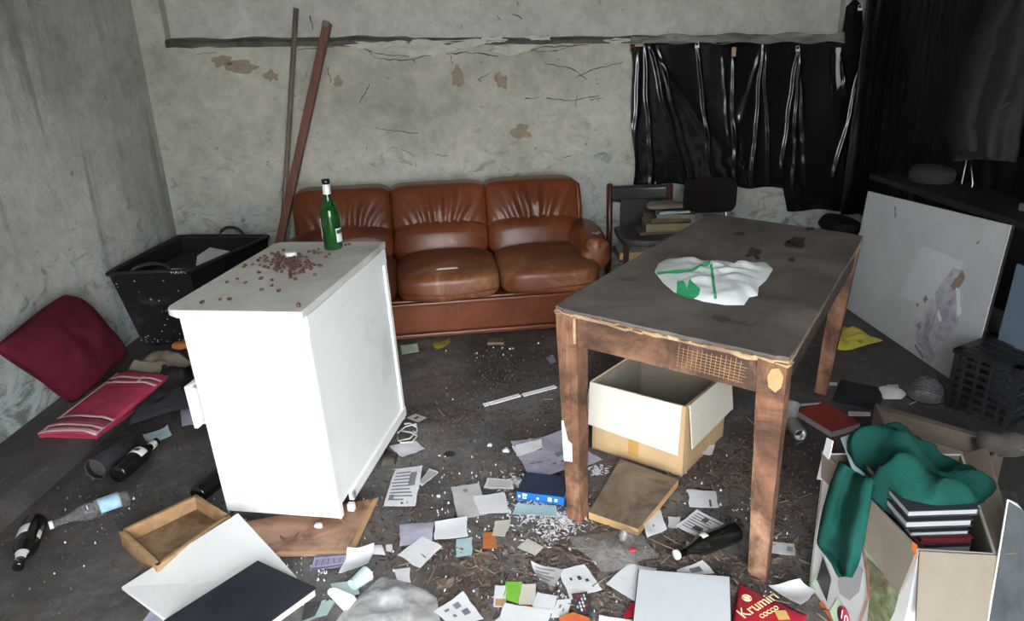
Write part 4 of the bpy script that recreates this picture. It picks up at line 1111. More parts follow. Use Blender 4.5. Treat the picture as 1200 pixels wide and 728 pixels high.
_n = (BQ[1]-BQ[0]).cross(BQ[3]-BQ[0]); _d = ray(1018, 224); BQ[2] = CAMP + _d*((BQ[0]-CAMP).dot(_n)/_d.dot(_n))
board = thing('leaning_board', 'large pale grey board with peeled patch leaning on the bench', 'board', (0, 0, 0))
slab('face', BQ, -.004, 'grey_board', board); slab('backing', BQ, .014, 'dark_wood', board)
bn = (BQ[1]-BQ[0]).cross(BQ[3]-BQ[0]).normalized()
if bn.x > 0: bn = -bn
def onboard(px, py, off):
    d = ray(px, py); o = BQ[0]+bn*off
    return CAMP + d*((o-CAMP).dot(bn)/d.dot(bn))
def bpatch(name, pts, mat, off, seed=0, par=board):
    P = []
    n = len(pts)
    for i in range(n):
        a, b = pts[i], pts[(i+1) % n]
        for k in range(4):
            f = k/4; x = a[0]+(b[0]-a[0])*f; y = a[1]+(b[1]-a[1])*f
            P.append((x+1.5*noise.noise(Vector((x*.2, y*.2, seed))), y+1.5*noise.noise(Vector((x*.2, y*.2, seed+5)))))
    bm = bmesh.new(); add_hex(bm, [onboard(x, y, off-.0165) for x, y in P], [onboard(x, y, off-.0125) for x, y in P])
    return obj(name, bm, mat, par)
off0 = .0
s_ = onboard(1080, 330, 0)
zc2 = lambda x, y: (960+x/2.8, 200+y/2.8)
bpatch('lighter_area', [zc2(340, 248), zc2(475, 300), zc2(430, 410), zc2(345, 450), zc2(262, 410)], 'peel_light', .0175, 1)
bpatch('peeled_patch', [zc2(290, 510), zc2(350, 440), zc2(440, 320), zc2(475, 330), zc2(465, 490), zc2(400, 580), zc2(362, 635), zc2(330, 600)], 'peel_pale', .0185, 2)
bpatch('brown_residue', [zc2(430, 380), zc2(445, 355), zc2(470, 328), zc2(480, 350), zc2(465, 378), zc2(440, 395)], 'peel_brown', .0195, 3)
bpatch('brown_residue', [zc2(340, 420), zc2(350, 405), zc2(357, 422), zc2(345, 438)], 'peel_brown', .0195, 4)
bpatch('brown_residue', [zc2(318, 440), zc2(325, 434), zc2(327, 444), zc2(320, 448)], 'peel_brown', .0195, 4)
bpatch('peeled_curl', [zc2(448, 385), zc2(462, 390), zc2(466, 470), zc2(452, 480)], 'paper_white', .026, 6)
bpatch('peeled_curl', [zc2(385, 470), zc2(392, 455), zc2(402, 495), zc2(395, 498)], 'paper_white', .026, 6)
bpatch('stain', [zc2(318, 508), zc2(330, 498), zc2(338, 512), zc2(328, 526)], 'ink', .0195, 7)
bpatch('stain', [zc2(346, 545), zc2(356, 540), zc2(360, 556), zc2(350, 560)], 'ink', .0195, 8)
bpatch('stain', [zc2(514, 234), zc2(521, 228), zc2(527, 238), zc2(520, 245)], 'peel_brown', .0175, 9)
bpatch('scratch', [zc2(312, 575), zc2(318, 570), zc2(345, 612), zc2(338, 618)], 'ink', .0195, 8)
bpatch('scratch', [zc2(248, 118), zc2(252, 118), zc2(252, 152), zc2(247, 155)], 'ink', .0175, 8)

# jacket on the right wall
jk = thing('jacket', 'dark grey wool jacket hanging on black sheet by right wall', 'jacket', (0, 0, 0))
JL = [(-40, 1172), (0, 1160), (40, 1140), (90, 1123), (140, 1108), (150, 1107), (158, 1111), (178, 1112), (184, 1118)]
def jedge(y):
    for (a, xa), (b, xb) in zip(JL, JL[1:]):
        if y <= b: return xa+(xb-xa)*(y-a)/(b-a)
    return JL[-1][1]
def jfn(u, v):
    py = -40 + (224*1.0)*v
    xl = jedge(py); xr = 1190 + 45*(1-v)
    py2 = py + (6*u if v > .9 else 0)
    px = xl+(xr-xl)*u
    b = math.sin(PI*min(1, max(0, u)))**.6
    X = 2.50 - .14*b + .02*math.sin(u*14+v*3)*v + .012*noise.noise(Vector((u*6, v*5, 2)))
    return atx(px, py2, X)
grid('body', jfn, 40, 50, 'wool_jacket', jk, .012)
def sleeve(u, v):
    py = -38 + 216*v; c = jedge(py)+19+4*v
    px = c + (u-.5)*(34+4*v); X = 2.455 - .12*max(0, math.sin(u*PI))**.6 + .014*noise.noise(Vector((u*3, v*9, 1))) + .01*math.sin(v*17+u*3)*max(0, math.sin(u*PI))
    return atx(px, py, X)
grid('sleeve', sleeve, 20, 40, 'wool_jacket', jk, .01)
grid('lining', lambda u, v: atx(1116+24*u, 178+12*v-3*u, 2.42), 4, 4, 'jacket_lining', jk, .004)
slab('pocket_trim', [atx(1163, 130, 2.34), atx(1184, 118, 2.35), atx(1184, 121, 2.35), atx(1164, 133, 2.34)], .004, 'jacket_lining', jk)
tube('hook', [(2.60, 3.75, 1.93), (2.52, 3.75, 1.93), (2.47, 3.75, 1.97)], .008, 'tin', jk, 8)

t = thing('fold_glints', 'thin highlights of plastic folds below the jacket, built as tubes', 'wire', (0, 0, 0))
tube('wire', [atx(x, y, 2.46) for x, y in [(1133, 186), (1129, 205), (1127, 215), (1129, 222), (1128, 236)]], .003, 'tin', t, 6)  # bright tubes put in for highlights on the hanging plastic folds
tube('wire', [atx(x, y, 2.46) for x, y in [(1137, 186), (1139, 205), (1140, 216), (1137, 225), (1137, 236)]], .003, 'tin', t, 6)
# pale blue sheet and dark blue sack between board and frame edge
o = slab('blue_board', [Vector((2.19, 2.48, .0)), Vector((2.145, 2.86, .0)), Vector((2.165, 2.86, .62)), Vector((2.21, 2.48, .62))], -.012, 'blue_sheet')
tag(o, 'pale blue board standing next to the leaning grey board', 'board')
def sackf(u, P): return P + Vector((.05*N(P, 4, 2)-.05*u.z, .05*N(P, 4, 7), .02*N(P, 6, 4)))
o = rbox('blue_sack', (.30, .34, .80), 'blue_tarp', None, 3.5, 16, sackf, (2.34, 2.30, .40)); tag(o, 'dark blue plastic sack standing beside the black crate', 'sack')
o.location.z = .02

# black crate, upside down
fl, fr = at(1106, 476), at(1172, 502)
hh = aty(1119, 408, fl.y).z
u_ = (fr-fl).normalized(); dn = Vector((-u_.y, u_.x, 0))
W_ = (fr-fl).length; D_ = .30
crate = thing('plastic_crate', 'black slatted plastic crate standing in front of leaning board', 'crate', fl, math.atan2(u_.y, u_.x))
W_ = max(W_, .26)
for x in (0, W_-.022):
    for y in (0, D_-.022): boxo('corner_post', (x, y, 0), (x+.022, y+.022, hh), 'crate_black', crate, .003)
for k in range(7):
    z_ = .012+(hh-.05)*k/6.4
    boxo('slat', (.02, .002, z_), (W_-.02, .010, z_+.016), 'crate_black', crate, .001)
    boxo('slat', (.02, D_-.010, z_), (W_-.02, D_-.002, z_+.016), 'crate_black', crate, .001)
    boxo('slat', (.002, .02, z_), (.010, D_-.02, z_+.016), 'crate_black', crate, .001)
    boxo('slat', (W_-.010, .02, z_), (W_-.002, D_-.02, z_+.016), 'crate_black', crate, .001)
for k in range(4):
    x = .05+(W_-.1)*k/3
    boxo('upright', (x-.007, .001, 0), (x+.007, .011, hh), 'crate_black', crate, .001)
boxo('upright', (.001, D_*.5-.007, 0), (.011, D_*.5+.007, hh), 'crate_black', crate, .001)
for a, b in (((-.006, -.006), (W_+.006, .04)), ((-.006, D_-.04), (W_+.006, D_+.006)), ((-.006, -.006), (.035, D_+.006)), ((W_-.035, -.006), (W_+.006, D_+.006))):
    boxo('top_rim', (a[0], a[1], hh-.022), (b[0], b[1], hh), 'crate_black', crate, .003)
for k in range(5): boxo('top_slat', (.03, .055+k*(D_-.09)/5, hh-.014), (W_-.03, .055+k*(D_-.09)/5+.026, hh-.003), 'crate_black', crate, .001)
# bowl-like dark clear dome, masks and small stuff under the board
p = at(1084, 466); t = thing('plastic_dome', 'smoky clear plastic dome lying near the black crate', 'dome', p)
lathe('shell', [(.075, .0), (.074, .03), (.062, .065), (.038, .088), (.012, .096)], 'film_dark', t, 20, cap=False)
tube('rim', [(.076*math.cos(a*PI/10), .076*math.sin(a*PI/10), .004) for a in range(20)], .005, 'crate_black', t, 6, True)
tube('black_cable', [at(1098, 440, .05), at(1104, 452, .03), at(1107, 462, .008), at(1103, 470, .008)], .006, 'crate_black'); tag(bpy.data.objects['black_cable'], 'short black cable curling beside the clear dome', 'cable')
t = thing('face_mask', 'white leaf-shaped mask lying on floor near the crate', 'mask', (0, 0, 0))
mk = [at(1025, 457), at(1040, 455), at(1063, 463), at(1056, 469), at(1036, 469)]
bm = bmesh.new(); mc = sum(mk, Vector())/5
vs = [bm.verts.new(p+Vector((0, 0, .004))) for p in mk]; vt = [bm.verts.new(mc.lerp(p, .6)+Vector((0, 0, .028))) for p in mk]
for i in range(5): bm.faces.new((vs[i], vs[(i+1) % 5], vt[(i+1) % 5], vt[i]))
bm.faces.new(vt); mo = obj('shell', bm, 'paper_white', t, True)
tube('strap', [at(1062, 463, .006), at(1075, 470, .006), at(1066, 474, .006)], .002, 'paper_white', t, 5)
o = drape('yellow_cloth', [(978, 410), (1000, 411), (1034, 400), (985, 383)], .008, 'cloth_yellow', None, .04, 14, 3, 18, .004); tag(o, 'crumpled yellow cloth on floor under the leaning board', 'cloth')
o = slab('white_strip', [at(994, 488, .01), at(1020, 488, .01), at(1020, 484, .01), at(994, 483, .01)], .004, 'paper_white'); tag(o, 'short white strip on dark floor beside the red book', 'strip')
o = slab('green_strip', [at(961, 452, .004), at(981, 452, .004), at(981, 449, .004), at(962, 448, .004)], .003, 'carton_pale_green'); tag(o, 'thin pale green strip beside the far table leg', 'strip')
o = drape('dark_cloth', [(975, 470), (1030, 482), (1035, 455), (985, 446)], .004, 'cloth_dark', None, .02, 9, 6, 14, .004); tag(o, 'flat black cloth on the floor behind the red book', 'cloth')

# red-covered book with spiral notebook edge
q = [at(934, 481, .03), at(975, 506, .03), at(1008, 496, .03), at(966, 470, .03)]
t = thing('red_book', 'thick book with red cover lying near the table leg', 'book', (0, 0, 0))
bm = bmesh.new(); add_hex(bm, [Vector((p.x, p.y, .003)) for p in q], [Vector((p.x, p.y, .027)) for p in q]); obj('page_block', bm, 'pages_grey_shade', t)
e1 = (q[0]-q[3])*.12
bm = bmesh.new(); add_hex(bm, [Vector((p.x, p.y, .027)) for p in q], [Vector((p.x, p.y, .031)) for p in q]); obj('cover', bm, 'book_red', t)
bm = bmesh.new(); add_hex(bm, [Vector((p.x, p.y, .0)) for p in q], [Vector((p.x, p.y, .003)) for p in q]); obj('cover', bm, 'book_red', t)
o = slab('paper_strip', [at(921, 478, .012), at(958, 474, .034), at(962, 472, .034), at(922, 475, .012)], .002, 'paper_white'); tag(o, 'narrow white paper strip poking out under the red book', 'paper')
# metal flask lying on its side
A1, A0 = at(938, 510, .030), at(925, 492, .030)
ax = (A1-A0); ax.z = 0; ax.normalize(); L = .105
mt_ = frame(A1-ax*L, Vector((0, 0, 1)).cross(ax), Vector((0, 0, 1))); 
t = thing('metal_can', 'dented silver metal can lying by the right table leg', 'can', (0, 0, 0))
rot = Matrix((Vector((0, 0, 1)).cross(ax), Vector((0, 0, 1)), ax)).transposed().to_4x4(); rot.translation = A1-ax*L
lathe('body', [(.024, 0), (.028, .006), (.028, L-.012), (.024, L-.004), (.026, L), (.021, L-.002), (.019, L-.03)], 'tin', t, 20, rot)
lathe('dark_inside', [(.0, L-.028), (.019, L-.028)], 'crate_black', t, 16, rot, cap=False)
p = at(925, 492); t = thing('plastic_cup', 'clear plastic cup lying behind the metal can', 'cup', p)
lathe('wall', [(.028, 0), (.036, .075)], 'film_clear', t, 20, cap=False); tube('rim', [(.037*math.cos(a*PI/10), .037*math.sin(a*PI/10), .075) for a in range(20)], .003, 'clear_plastic', t, 6, True)

# ------------------------------------------------------------------ carton of clothes and books, near right
BZ = .45
bl, bf, br, bb = at(966, 531, BZ), at(1077, 645, BZ), at(1168, 650, BZ), at(1128, 532, BZ)
carton = thing('printed_carton', 'open printed carton filled with green cloth and books', 'box', (0, 0, 0))
CQ = [bl, bf, br, bb]
cctr = sum(CQ, Vector())/4
CB = [Vector((cctr.x+(p.x-cctr.x)*.97, cctr.y+(p.y-cctr.y)*.97, .003)) for p in CQ]
def cside(i, mat, o, th, z0=.0, z1=1.0, name='side'):
    a, b, A_, B_ = CQ[i], CQ[(i+1) % 4], CB[i], CB[(i+1) % 4]
    dn = (b-a).cross(Vector((0, 0, 1))).normalized()
    bm = bmesh.new()
    l0, l1, h0, h1 = A_.lerp(a, z0), B_.lerp(b, z0), A_.lerp(a, z1), B_.lerp(b, z1)
    add_hex(bm, [l0+dn*o, l1+dn*o, l1+dn*(o-th), l0+dn*(o-th)], [h0+dn*o, h1+dn*o, h1+dn*(o-th), h0+dn*(o-th)])
    return obj(name, bm, mat, carton)
sd = [cside(i, 'carton_white', 0, .005) for i in range(4)]
for i in range(4): cside(i, 'cardboard_grey', -.0055, .002, .01, .995, 'lining')
bm = bmesh.new(); add_hex(bm, CB, [p+Vector((0, 0, .005)) for p in CB]); obj('bottom', bm, 'cardboard_grey', carton)
dnl = (bf-bl).cross(Vector((0, 0, 1))).normalized()
def onside(px, py, off):
    n_ = dnl.copy(); o = bl+n_*off; d = ray(px, py); return CAMP + d*((o-CAMP).dot(n_)/d.dot(n_))
def cprint(name, pts, mat, off=.0022):
    bm = bmesh.new(); add_hex(bm, [onside(x, y, off-.003) for x, y in pts], [onside(x, y, off) for x, y in pts]); return obj(name, bm, mat, sd[0])
# left flap folded outwards and down
def flap(name, pts, mat, offs, th=.005):
    bm = bmesh.new(); T = [onside(x, y, o) for (x, y), o in zip(pts, offs)]
    add_hex(bm, [p-dnl*th for p in T], T); return obj(name, bm, mat, carton)
flap('flap', [(1000, 566), (1075, 643), (1070, 660), (1053, 697), (1010, 640), (990, 600)], 'cardboard_grey', [.012, .012, .02, .05, .05, .03])
flap('flap', [(963, 528), (985, 548), (978, 575), (962, 560)], 'cardboard_grey', [.008, .008, .03, .03])
cz = lambda x, y: (940+x/4.335, 560+y/4.335)
cprint('print_black', [cz(75, 520), cz(105, 400), cz(148, 520), cz(125, 628)], 'carton_black')
cprint('print_pale_green', [cz(35, 560), cz(75, 490), cz(60, 600), cz(150, 728), cz(110, 740)], 'carton_pale_green')
cprint('print_pale_green', [cz(140, 680), cz(180, 610), cz(200, 640), cz(160, 740)], 'carton_pale_green')
cprint('print_photo', [cz(320, 400), cz(400, 470), cz(500, 560), cz(470, 680), cz(440, 740), cz(330, 740), cz(345, 560)], 'carton_leafy')
cprint('print_grey_blob', [cz(180, 530), cz(270, 430), cz(310, 470), cz(290, 580), cz(240, 625), cz(190, 590)], 'pages_grey_shade', .003)
cprint('print_stripe', [cz(295, 330), cz(312, 350), cz(340, 480), cz(345, 600), cz(300, 740), cz(286, 740), cz(330, 600), cz(322, 480)], 'hardboard', .004)
cprint('print_orange', [cz(80, 640), cz(100, 625), cz(160, 728), cz(140, 745)], 'carton_orange')
cprint('print_orange', [cz(560, 325), cz(585, 340), cz(580, 410), cz(553, 385)], 'carton_orange', .016)
lc = onside(*cz(210, 700), .003)
sx_ = (bf-bl).normalized(); 
lm = frame(onside(*cz(212, 712), .0045), sx_, Vector((0, 0, 1)))
lathe('logo_disc', [(.0, 0), (.030, 0), (.030, .002), (.0, .002)], 'logo_red', sd[0], 28, frame(onside(*cz(212, 712), .002), sx_, Vector((0, 0, 1))))
text_mesh('logo_text', '10', .042, 'print_white', lm, sd[0])
# front flap folded outwards
dnf = (br-bf).cross(Vector((0, 0, 1))).normalized()
bm = bmesh.new(); ff = [bf+dnf*.004, br+dnf*.004, br+dnf*.05-Vector((.01, 0, .17)), bf+dnf*.05-Vector((0, 0, .17))]
add_hex(bm, [p-dnf*.005 for p in ff], ff); obj('flap', bm, 'cardboard_grey', carton)
# right flap standing up
dnr = (bb-br).cross(Vector((0, 0, 1))).normalized()
bm = bmesh.new(); ff = [br, bb, bb+dnr*.05+Vector((0, 0, .03)), br+dnr*.03+Vector((0, -.0, .012))]
add_hex(bm, ff, [p+dnr*.005 for p in ff]); obj('flap', bm, 'cardboard_dull', carton)
# books inside, page edges to the viewer
Yb = bf.y+.06
for k, (x0_, x1_, y0_, y1_, cov, lab) in enumerate([(620, 868, 345, 392, 'book_dark', 'lowest book of the carton stack, page edges painted in shade'), (600, 872, 305, 342, 'book_maroon', 'maroon covered book in the carton stack'), (548, 856, 268, 302, 'book_dark', 'thin dark book third from top of carton stack'), (502, 872, 212, 262, 'book_dark', 'dark book second from top of carton stack'), (486, 906, 158, 205, 'book_dark', 'topmost dark book of the carton stack with pale page edges')]):
    a = aty(*cz(x0_, y1_), Yb); b = aty(*cz(x1_, y0_), Yb)
    a.x = max(a.x, bf.x+.0)
    t = thing('book', lab, 'book', (a.x, Yb, a.z), 0, 'books stacked in the carton')
    W2, D2, H2 = b.x-a.x, .20, b.z-a.z
    boxo('cover', (0, 0, H2*.86), (W2, D2, H2), cov, t, .001); boxo('cover', (0, 0, 0), (W2, D2, H2*.12), cov, t, .001)
    boxo('page_block', (.003, .004, H2*.12), (W2-.003, D2-.004, H2*.86), 'pages_grey_shade' if cov != 'book_maroon' else 'book_maroon', t, 0)
    boxo('spine', (0, D2-.004, 0), (W2, D2, H2), cov, t, .001)
# green cloth heap
def heap(center, dims, mat, name, label, seed, amp, cat):
    def f(u, P):
        n_ = N(P, 8, seed)+.5*N(P, 17, seed+3); r = 1-abs(N(P, 7, seed+7))*2.2+.5*(1-abs(N(P, 15, seed+9))*2.6)
        return P + Vector((amp*.7*n_*u.x+amp*.5*r*u.x, amp*.7*n_*u.y, amp*(n_*.8+r*.8)*max(0, u.z+.2)))
    return tag(rbox(name, dims, mat, None, 2.6, 26, f, center), label, cat)
gc = at(1072, 545, .49)
heap((gc.x-.01, gc.y-.04, .475), (.235, .31, .105), 'cloth_green', 'green_garment', 'crumpled dark green garment on top of the carton', 2, .045, 'garment')
GP = [(985, 540), (1022, 568), (1016, 605), (1010, 640), (1000, 672), (988, 678), (975, 660), (957, 640), (962, 600), (972, 565)]
def hang(u, v):
    rows = [(541, 985, 1024), (568, 974, 1023), (600, 965, 1018), (636, 958, 1013), (655, 970, 1007), (676, 984, 999)]
    f = v*5; i = min(4, int(f)); g = f-i
    y = rows[i][0]*(1-g)+rows[i+1][0]*g; xl = rows[i][1]*(1-g)+rows[i+1][1]*g; xr = rows[i][2]*(1-g)+rows[i+1][2]*g
    if v < .15: y += (u)*26*(1-v/.15)
    o = .03+.035*min(1, v*2) + .012*math.sin(u*9+v*2) + .008*noise.noise(Vector((u*4, v*5, 3)))
    return onside(xl+(xr-xl)*u, y, o)
o = grid('green_towel', hang, 16, 26, 'cloth_green', None, .008); tag(o, 'green towel hanging over the left side of carton', 'towel')
# papers tucked in the carton's far corner
o = slab('paper_card', [onside(958, 562, .012), onside(967, 563, .012), onside(977, 517, .004), onside(970, 513, .004)], .003, 'paper_white'); tag(o, 'white card standing behind the carton corner', 'paper')
o = slab('paper_sheet', [at(1003, 563, .455), at(1032, 570, .455), at(1000, 508, .49), at(985, 514, .49)], .002, 'paper_blue'); tag(o, 'bluish white sheets tucked into carton beside green garment', 'paper')
tube('glasses_wire', [at(1014, 552, .462), at(1020, 549, .470), at(1029, 556, .462)], .002, 'crate_black'); tag(bpy.data.objects['glasses_wire'], 'thin black wire lying on the bluish sheets', 'wire')
# grey glass panel leaning at the carton's right side
o = slab('glass_panel', [Vector((br.x+.045, br.y-.30, .02)), Vector((br.x+.20, br.y+.02, .02)), aty(1205, 603, br.y+.06), aty(1180, 586, br.y+.0)], .006, 'dust_glass')
gq = [aty(1150, 745, br.y-.06), aty(1260, 745, br.y+.03), aty(1262, 640, br.y+.07), aty(1181, 587, br.y+.02)]
bpy.data.objects.remove(o)
gp = thing('glass_sheet', 'dusty grey glass sheet leaning beside the printed carton', 'glass', (0, 0, 0))
gb_ = [Vector((gq[0].x-.01, gq[0].y-.05, .0)), Vector((gq[1].x, gq[1].y-.05, 0)), gq[2], gq[3]]
slab('pane', gb_, .005, 'dust_glass', gp)
tube('chipped_edge', [gq[3].lerp(gq[2], k/10)+Vector((0, 0, .004*math.sin(k*2.3))) for k in range(11)], .004, 'paper_grey', gp, 5)
tube('bright_edge', [gb_[0], gq[3]], .0025, 'paper_grey', gp, 5)

# second box behind
z2 = .23
q2 = [at(1028, 482, z2), at(1168, 520, z2), at(1150, 560, z2), at(1040, 520, z2)]
q2 = [at(1035, 500, z2), at(1160, 540, z2), at(1180, 518, z2), at(1026, 474, z2)]
b2 = thing('cardboard_box', 'dull brown low cardboard box behind the printed carton', 'box', (0, 0, 0))
for i in range(4):
    a, b = q2[i], q2[(i+1) % 4]; dn = (b-a).cross(Vector((0, 0, 1))).normalized()
    bm = bmesh.new(); add_hex(bm, [Vector((a.x, a.y, .002)), Vector((b.x, b.y, .002)), Vector((b.x, b.y, .002))-dn*.006, Vector((a.x, a.y, .002))-dn*.006], [a, b, b-dn*.006, a-dn*.006]); obj('box_side', bm, 'cardboard_dull', b2)
bm = bmesh.new(); add_hex(bm, [Vector((p.x, p.y, .002)) for p in q2], [Vector((p.x, p.y, .008)) for p in q2]); obj('box_bottom', bm, 'cardboard_dull', b2)
bm = bmesh.new(); fq = [q2[3], q2[2], q2[2]+Vector((.02, -.10, .012)), q2[3]+Vector((.0, -.09, .012))]; add_hex(bm, fq, [p+Vector((0, 0, .004)) for p in fq]); obj('box_flap', bm, 'cardboard_dull', b2)
heap(tuple(at(1172, 522, .225)), (.10, .10, .05), 'cloth_brown', 'brown_rag', 'crumpled brown rag on the corner of the low box', 6, .03, 'rag')

# ================================================================== left foreground
def bottle(name, label, base, mouth, mat, L=None, r=.035, labels=(), neck='', cap=None, group=None):
    """bottle lying on the floor, base and mouth given as floor points"""
    b = Vector((base.x, base.y, r)); d = mouth-base; d.z = 0; d0 = d.length; L = L or d0; d.normalize()
    t = thing(name, label, 'bottle', (0, 0, 0), 0, group)
    side = Vector((0, 0, 1)).cross(d)
    mm = Matrix((side, Vector((0, 0, 1)), d)).transposed().to_4x4(); mm.translation = b
    pr = [(.0, .004), (r*.9, 0), (r, .008), (r, L*.55), (r*.94, L*.62), (r*.62, L*.72), (r*.42, L*.80), (r*.38, L*.96), (r*.44, L*.965), (r*.44, L), (r*.2, L)]
    lathe('glass', pr, mat, t, 24, mm)
    for (z0, z1, a0, a1, mtn) in labels:
        rr = r+.0009 if z1 < .62 else None
        def f(u, v):
            z = (z0+(z1-z0)*v)
            rad = r if z < .58 else (r*.62 if z < .72 else (r*.62-(r*.22)*(z-.72)/.08 if z < .80 else r*.41))
            if .58 <= z < .72: rad = r*(.97-.35*(z-.58)/.14)
            a = a0+(a1-a0)*u; rad += .0012
            return mm @ Vector((rad*math.cos(a), rad*math.sin(a), z*L))
        grid('label', f, 12, 6, mtn, t, .0006)
    if cap: lathe('cap', [(r*.46, L*.985), (r*.46, L*1.03), (r*.40, L*1.035)], cap, t, 16, mm)
    return t
bottle('beer_bottle', 'dark beer bottle with round white label lying by the step', at(140, 566), at(196, 517), 'bottle_dark', .255, .036, [(.42, .60, .15*PI, .85*PI, 'label_white'), (.82, .93, 0, 2*PI, 'label_white'), (.47, .54, .38*PI, .62*PI, 'ink_dark')])
bottle('wine_bottle', 'black bottle with two pale labels lying near the step edge', at(45, 622), at(20, 688), 'bottle_dark', .255, .037, [(.25, .44, .45*PI, .85*PI, 'label_white'), (.74, .86, .1*PI, .9*PI, 'label_white'), (.35, .5, .05*PI, .18*PI, 'label_white')])
bottle('beer_bottle', 'black bottle half hidden behind the wooden tray and cabinet', at(233, 590), at(263, 566), 'bottle_dark', .23, .034, [(.84, .95, 0, 2*PI, 'label_white')])
bottle('beer_bottle', 'dark bottle with white cap lying between the table legs', at(862, 633), at(804, 656), 'bottle_dark', .24, .034, [(.52, .62, .42*PI, .66*PI, 'label_white')], cap='plastic_white')
bottle('water_bottle', 'clear plastic water bottle with white cap and blue label', at(153, 591), at(82, 617), 'clear_plastic', .245, .031, [(.12, .40, -.1*PI, 1.1*PI, 'label_blue')], cap='plastic_white')
p0, p1 = at(112, 552, .04), at(152, 522, .04)
t = thing('glass_jar', 'dusty brown glass jar lying next to the labelled beer bottle', 'jar', (0, 0, 0))
d = (p1-p0); d.z = 0; L = d.length; d.normalize()
mm = Matrix((Vector((0, 0, 1)).cross(d), Vector((0, 0, 1)), d)).transposed().to_4x4(); mm.translation = Vector((p0.x, p0.y, .047))
lathe('wall', [(.040, 0), (.045, .004), (.045, L), (.038, L+.004)], 'cloth_dark', t, 22, mm, cap=False); lathe('bottom', [(.0, .02), (.042, .02)], 'cloth_brown', t, 22, mm, cap=False)
tube('rim', [mm @ Vector((.044*math.cos(a*PI/10), .044*math.sin(a*PI/10), 0)) for a in range(20)], .003, 'cloth_brown', t, 6, True)

# wooden tray
TZ2 = .07
tr = [at(139, 622, TZ2), at(184, 664, TZ2), at(270, 604, TZ2), at(230, 579, TZ2)]
tray = thing('wooden_tray', 'shallow wooden drawer lying open on the floor before the cabinet', 'drawer', (0, 0, 0))
ctt = sum(tr, Vector())/4
for i in range(4):
    a, b = tr[i], tr[(i+1) % 4]; dn = (b-a).cross(Vector((0, 0, 1))).normalized()
    if dn.dot(ctt-a) > 0: dn = -dn
    bm = bmesh.new(); g = lambda p, z_, o: Vector((p.x, p.y, z_))-dn*o
    add_hex(bm, [g(a, .004, 0), g(b, .004, 0), g(b, .004, .015), g(a, .004, .015)], [g(a, TZ2, 0), g(b, TZ2, 0), g(b, TZ2, .015), g(a, TZ2, .015)], .0015); obj('tray_side', bm, 'tray_wood', tray)
bm = bmesh.new(); add_hex(bm, [Vector((p.x, p.y, .012)) for p in tr], [Vector((p.x, p.y, .02)) for p in tr]); obj('tray_floor', bm, 'tray_floor', tray)
# white board over the tray, dark book over the board
def plate(name, pts, th, mat, parent=None):
    P = [at(x, y, z) for x, y, z in pts]
    bm = bmesh.new(); add_hex(bm, [p-Vector((0, 0, th)) for p in P], P, min(.002, th*.2)); return obj(name, bm, mat, parent)
o = plate('white_board', [(142, 688, .03), (193, 726, .05), (348, 676, .085), (279, 601, .10)], .012, 'white_board'); tag(o, 'white rectangular board lying askew on the wooden drawer', 'board')
nb = thing('navy_folder', 'dark navy hardback book lying on the white board', 'book', (0, 0, 0))
NBQ = [(302, 657, .125), (192, 727, .10), (262, 768, .10), (371, 689, .125)]
plate('cover', NBQ, .004, 'book_navy', nb)
plate('page_block', [(302, 659, .120), (196, 727, .096), (262, 766, .096), (369, 690, .120)], .026, 'pages', nb)
P_ = [at(x, y, z-.030) for x, y, z in NBQ]; bm = bmesh.new(); add_hex(bm, [p-Vector((0, 0, .004)) for p in P_], P_); obj('cover', bm, 'book_navy', nb)
# hardboard sheet under the cabinet with a pale rim
hb = thing('hardboard_sheet', 'reddish brown hardboard sheet lying under the white cabinet', 'board', (0, 0, 0))
HB = [(285, 612), (322, 650), (414, 649), (444, 583)]
P = [at(x, y, .012) for x, y in HB]
bm = bmesh.new(); add_hex(bm, [Vector((p.x, p.y, .003)) for p in P], P); obj('sheet', bm, 'hardboard', hb)
cH = sum(P, Vector())/4
for i in (1, 2, 3):
    a, b = P[i], P[(i+1) % 4]; 
    if i == 3: continue
    ai, bi = a.lerp(cH, .11), b.lerp(cH, .11)
    bm = bmesh.new(); add_hex(bm, [a, b, bi, ai], [p+Vector((0, 0, .0015)) for p in (a, b, bi, ai)]); obj('rim_band', bm, 'hardboard_rim', hb)
p = at(340, 631, .014)
sh = thing('clay_shard', 'curved brown clay shard on the hardboard sheet', 'shard', p, .3)
def shf(u, v):
    a = PI*(.95+1.1*u); r = .03*math.sin(.35+1.1*v); return Vector((r*math.cos(a), r*math.sin(a)*.8, .02*(1-math.cos(.35+1.1*v))))
grid('bowl_piece', shf, 14, 8, 'book_brown', sh, .004)
p = at(373, 617, .02); o = rbox('crumpled_scrap', (.03, .025, .018), 'paper_white', None, 2.2, 6, lambda u, P: P+Vector((0, 0, .006*N(P, 70, 2))), (p.x, p.y, .022)); tag(o, 'tiny crumpled white scrap at the cabinet foot', 'scrap')

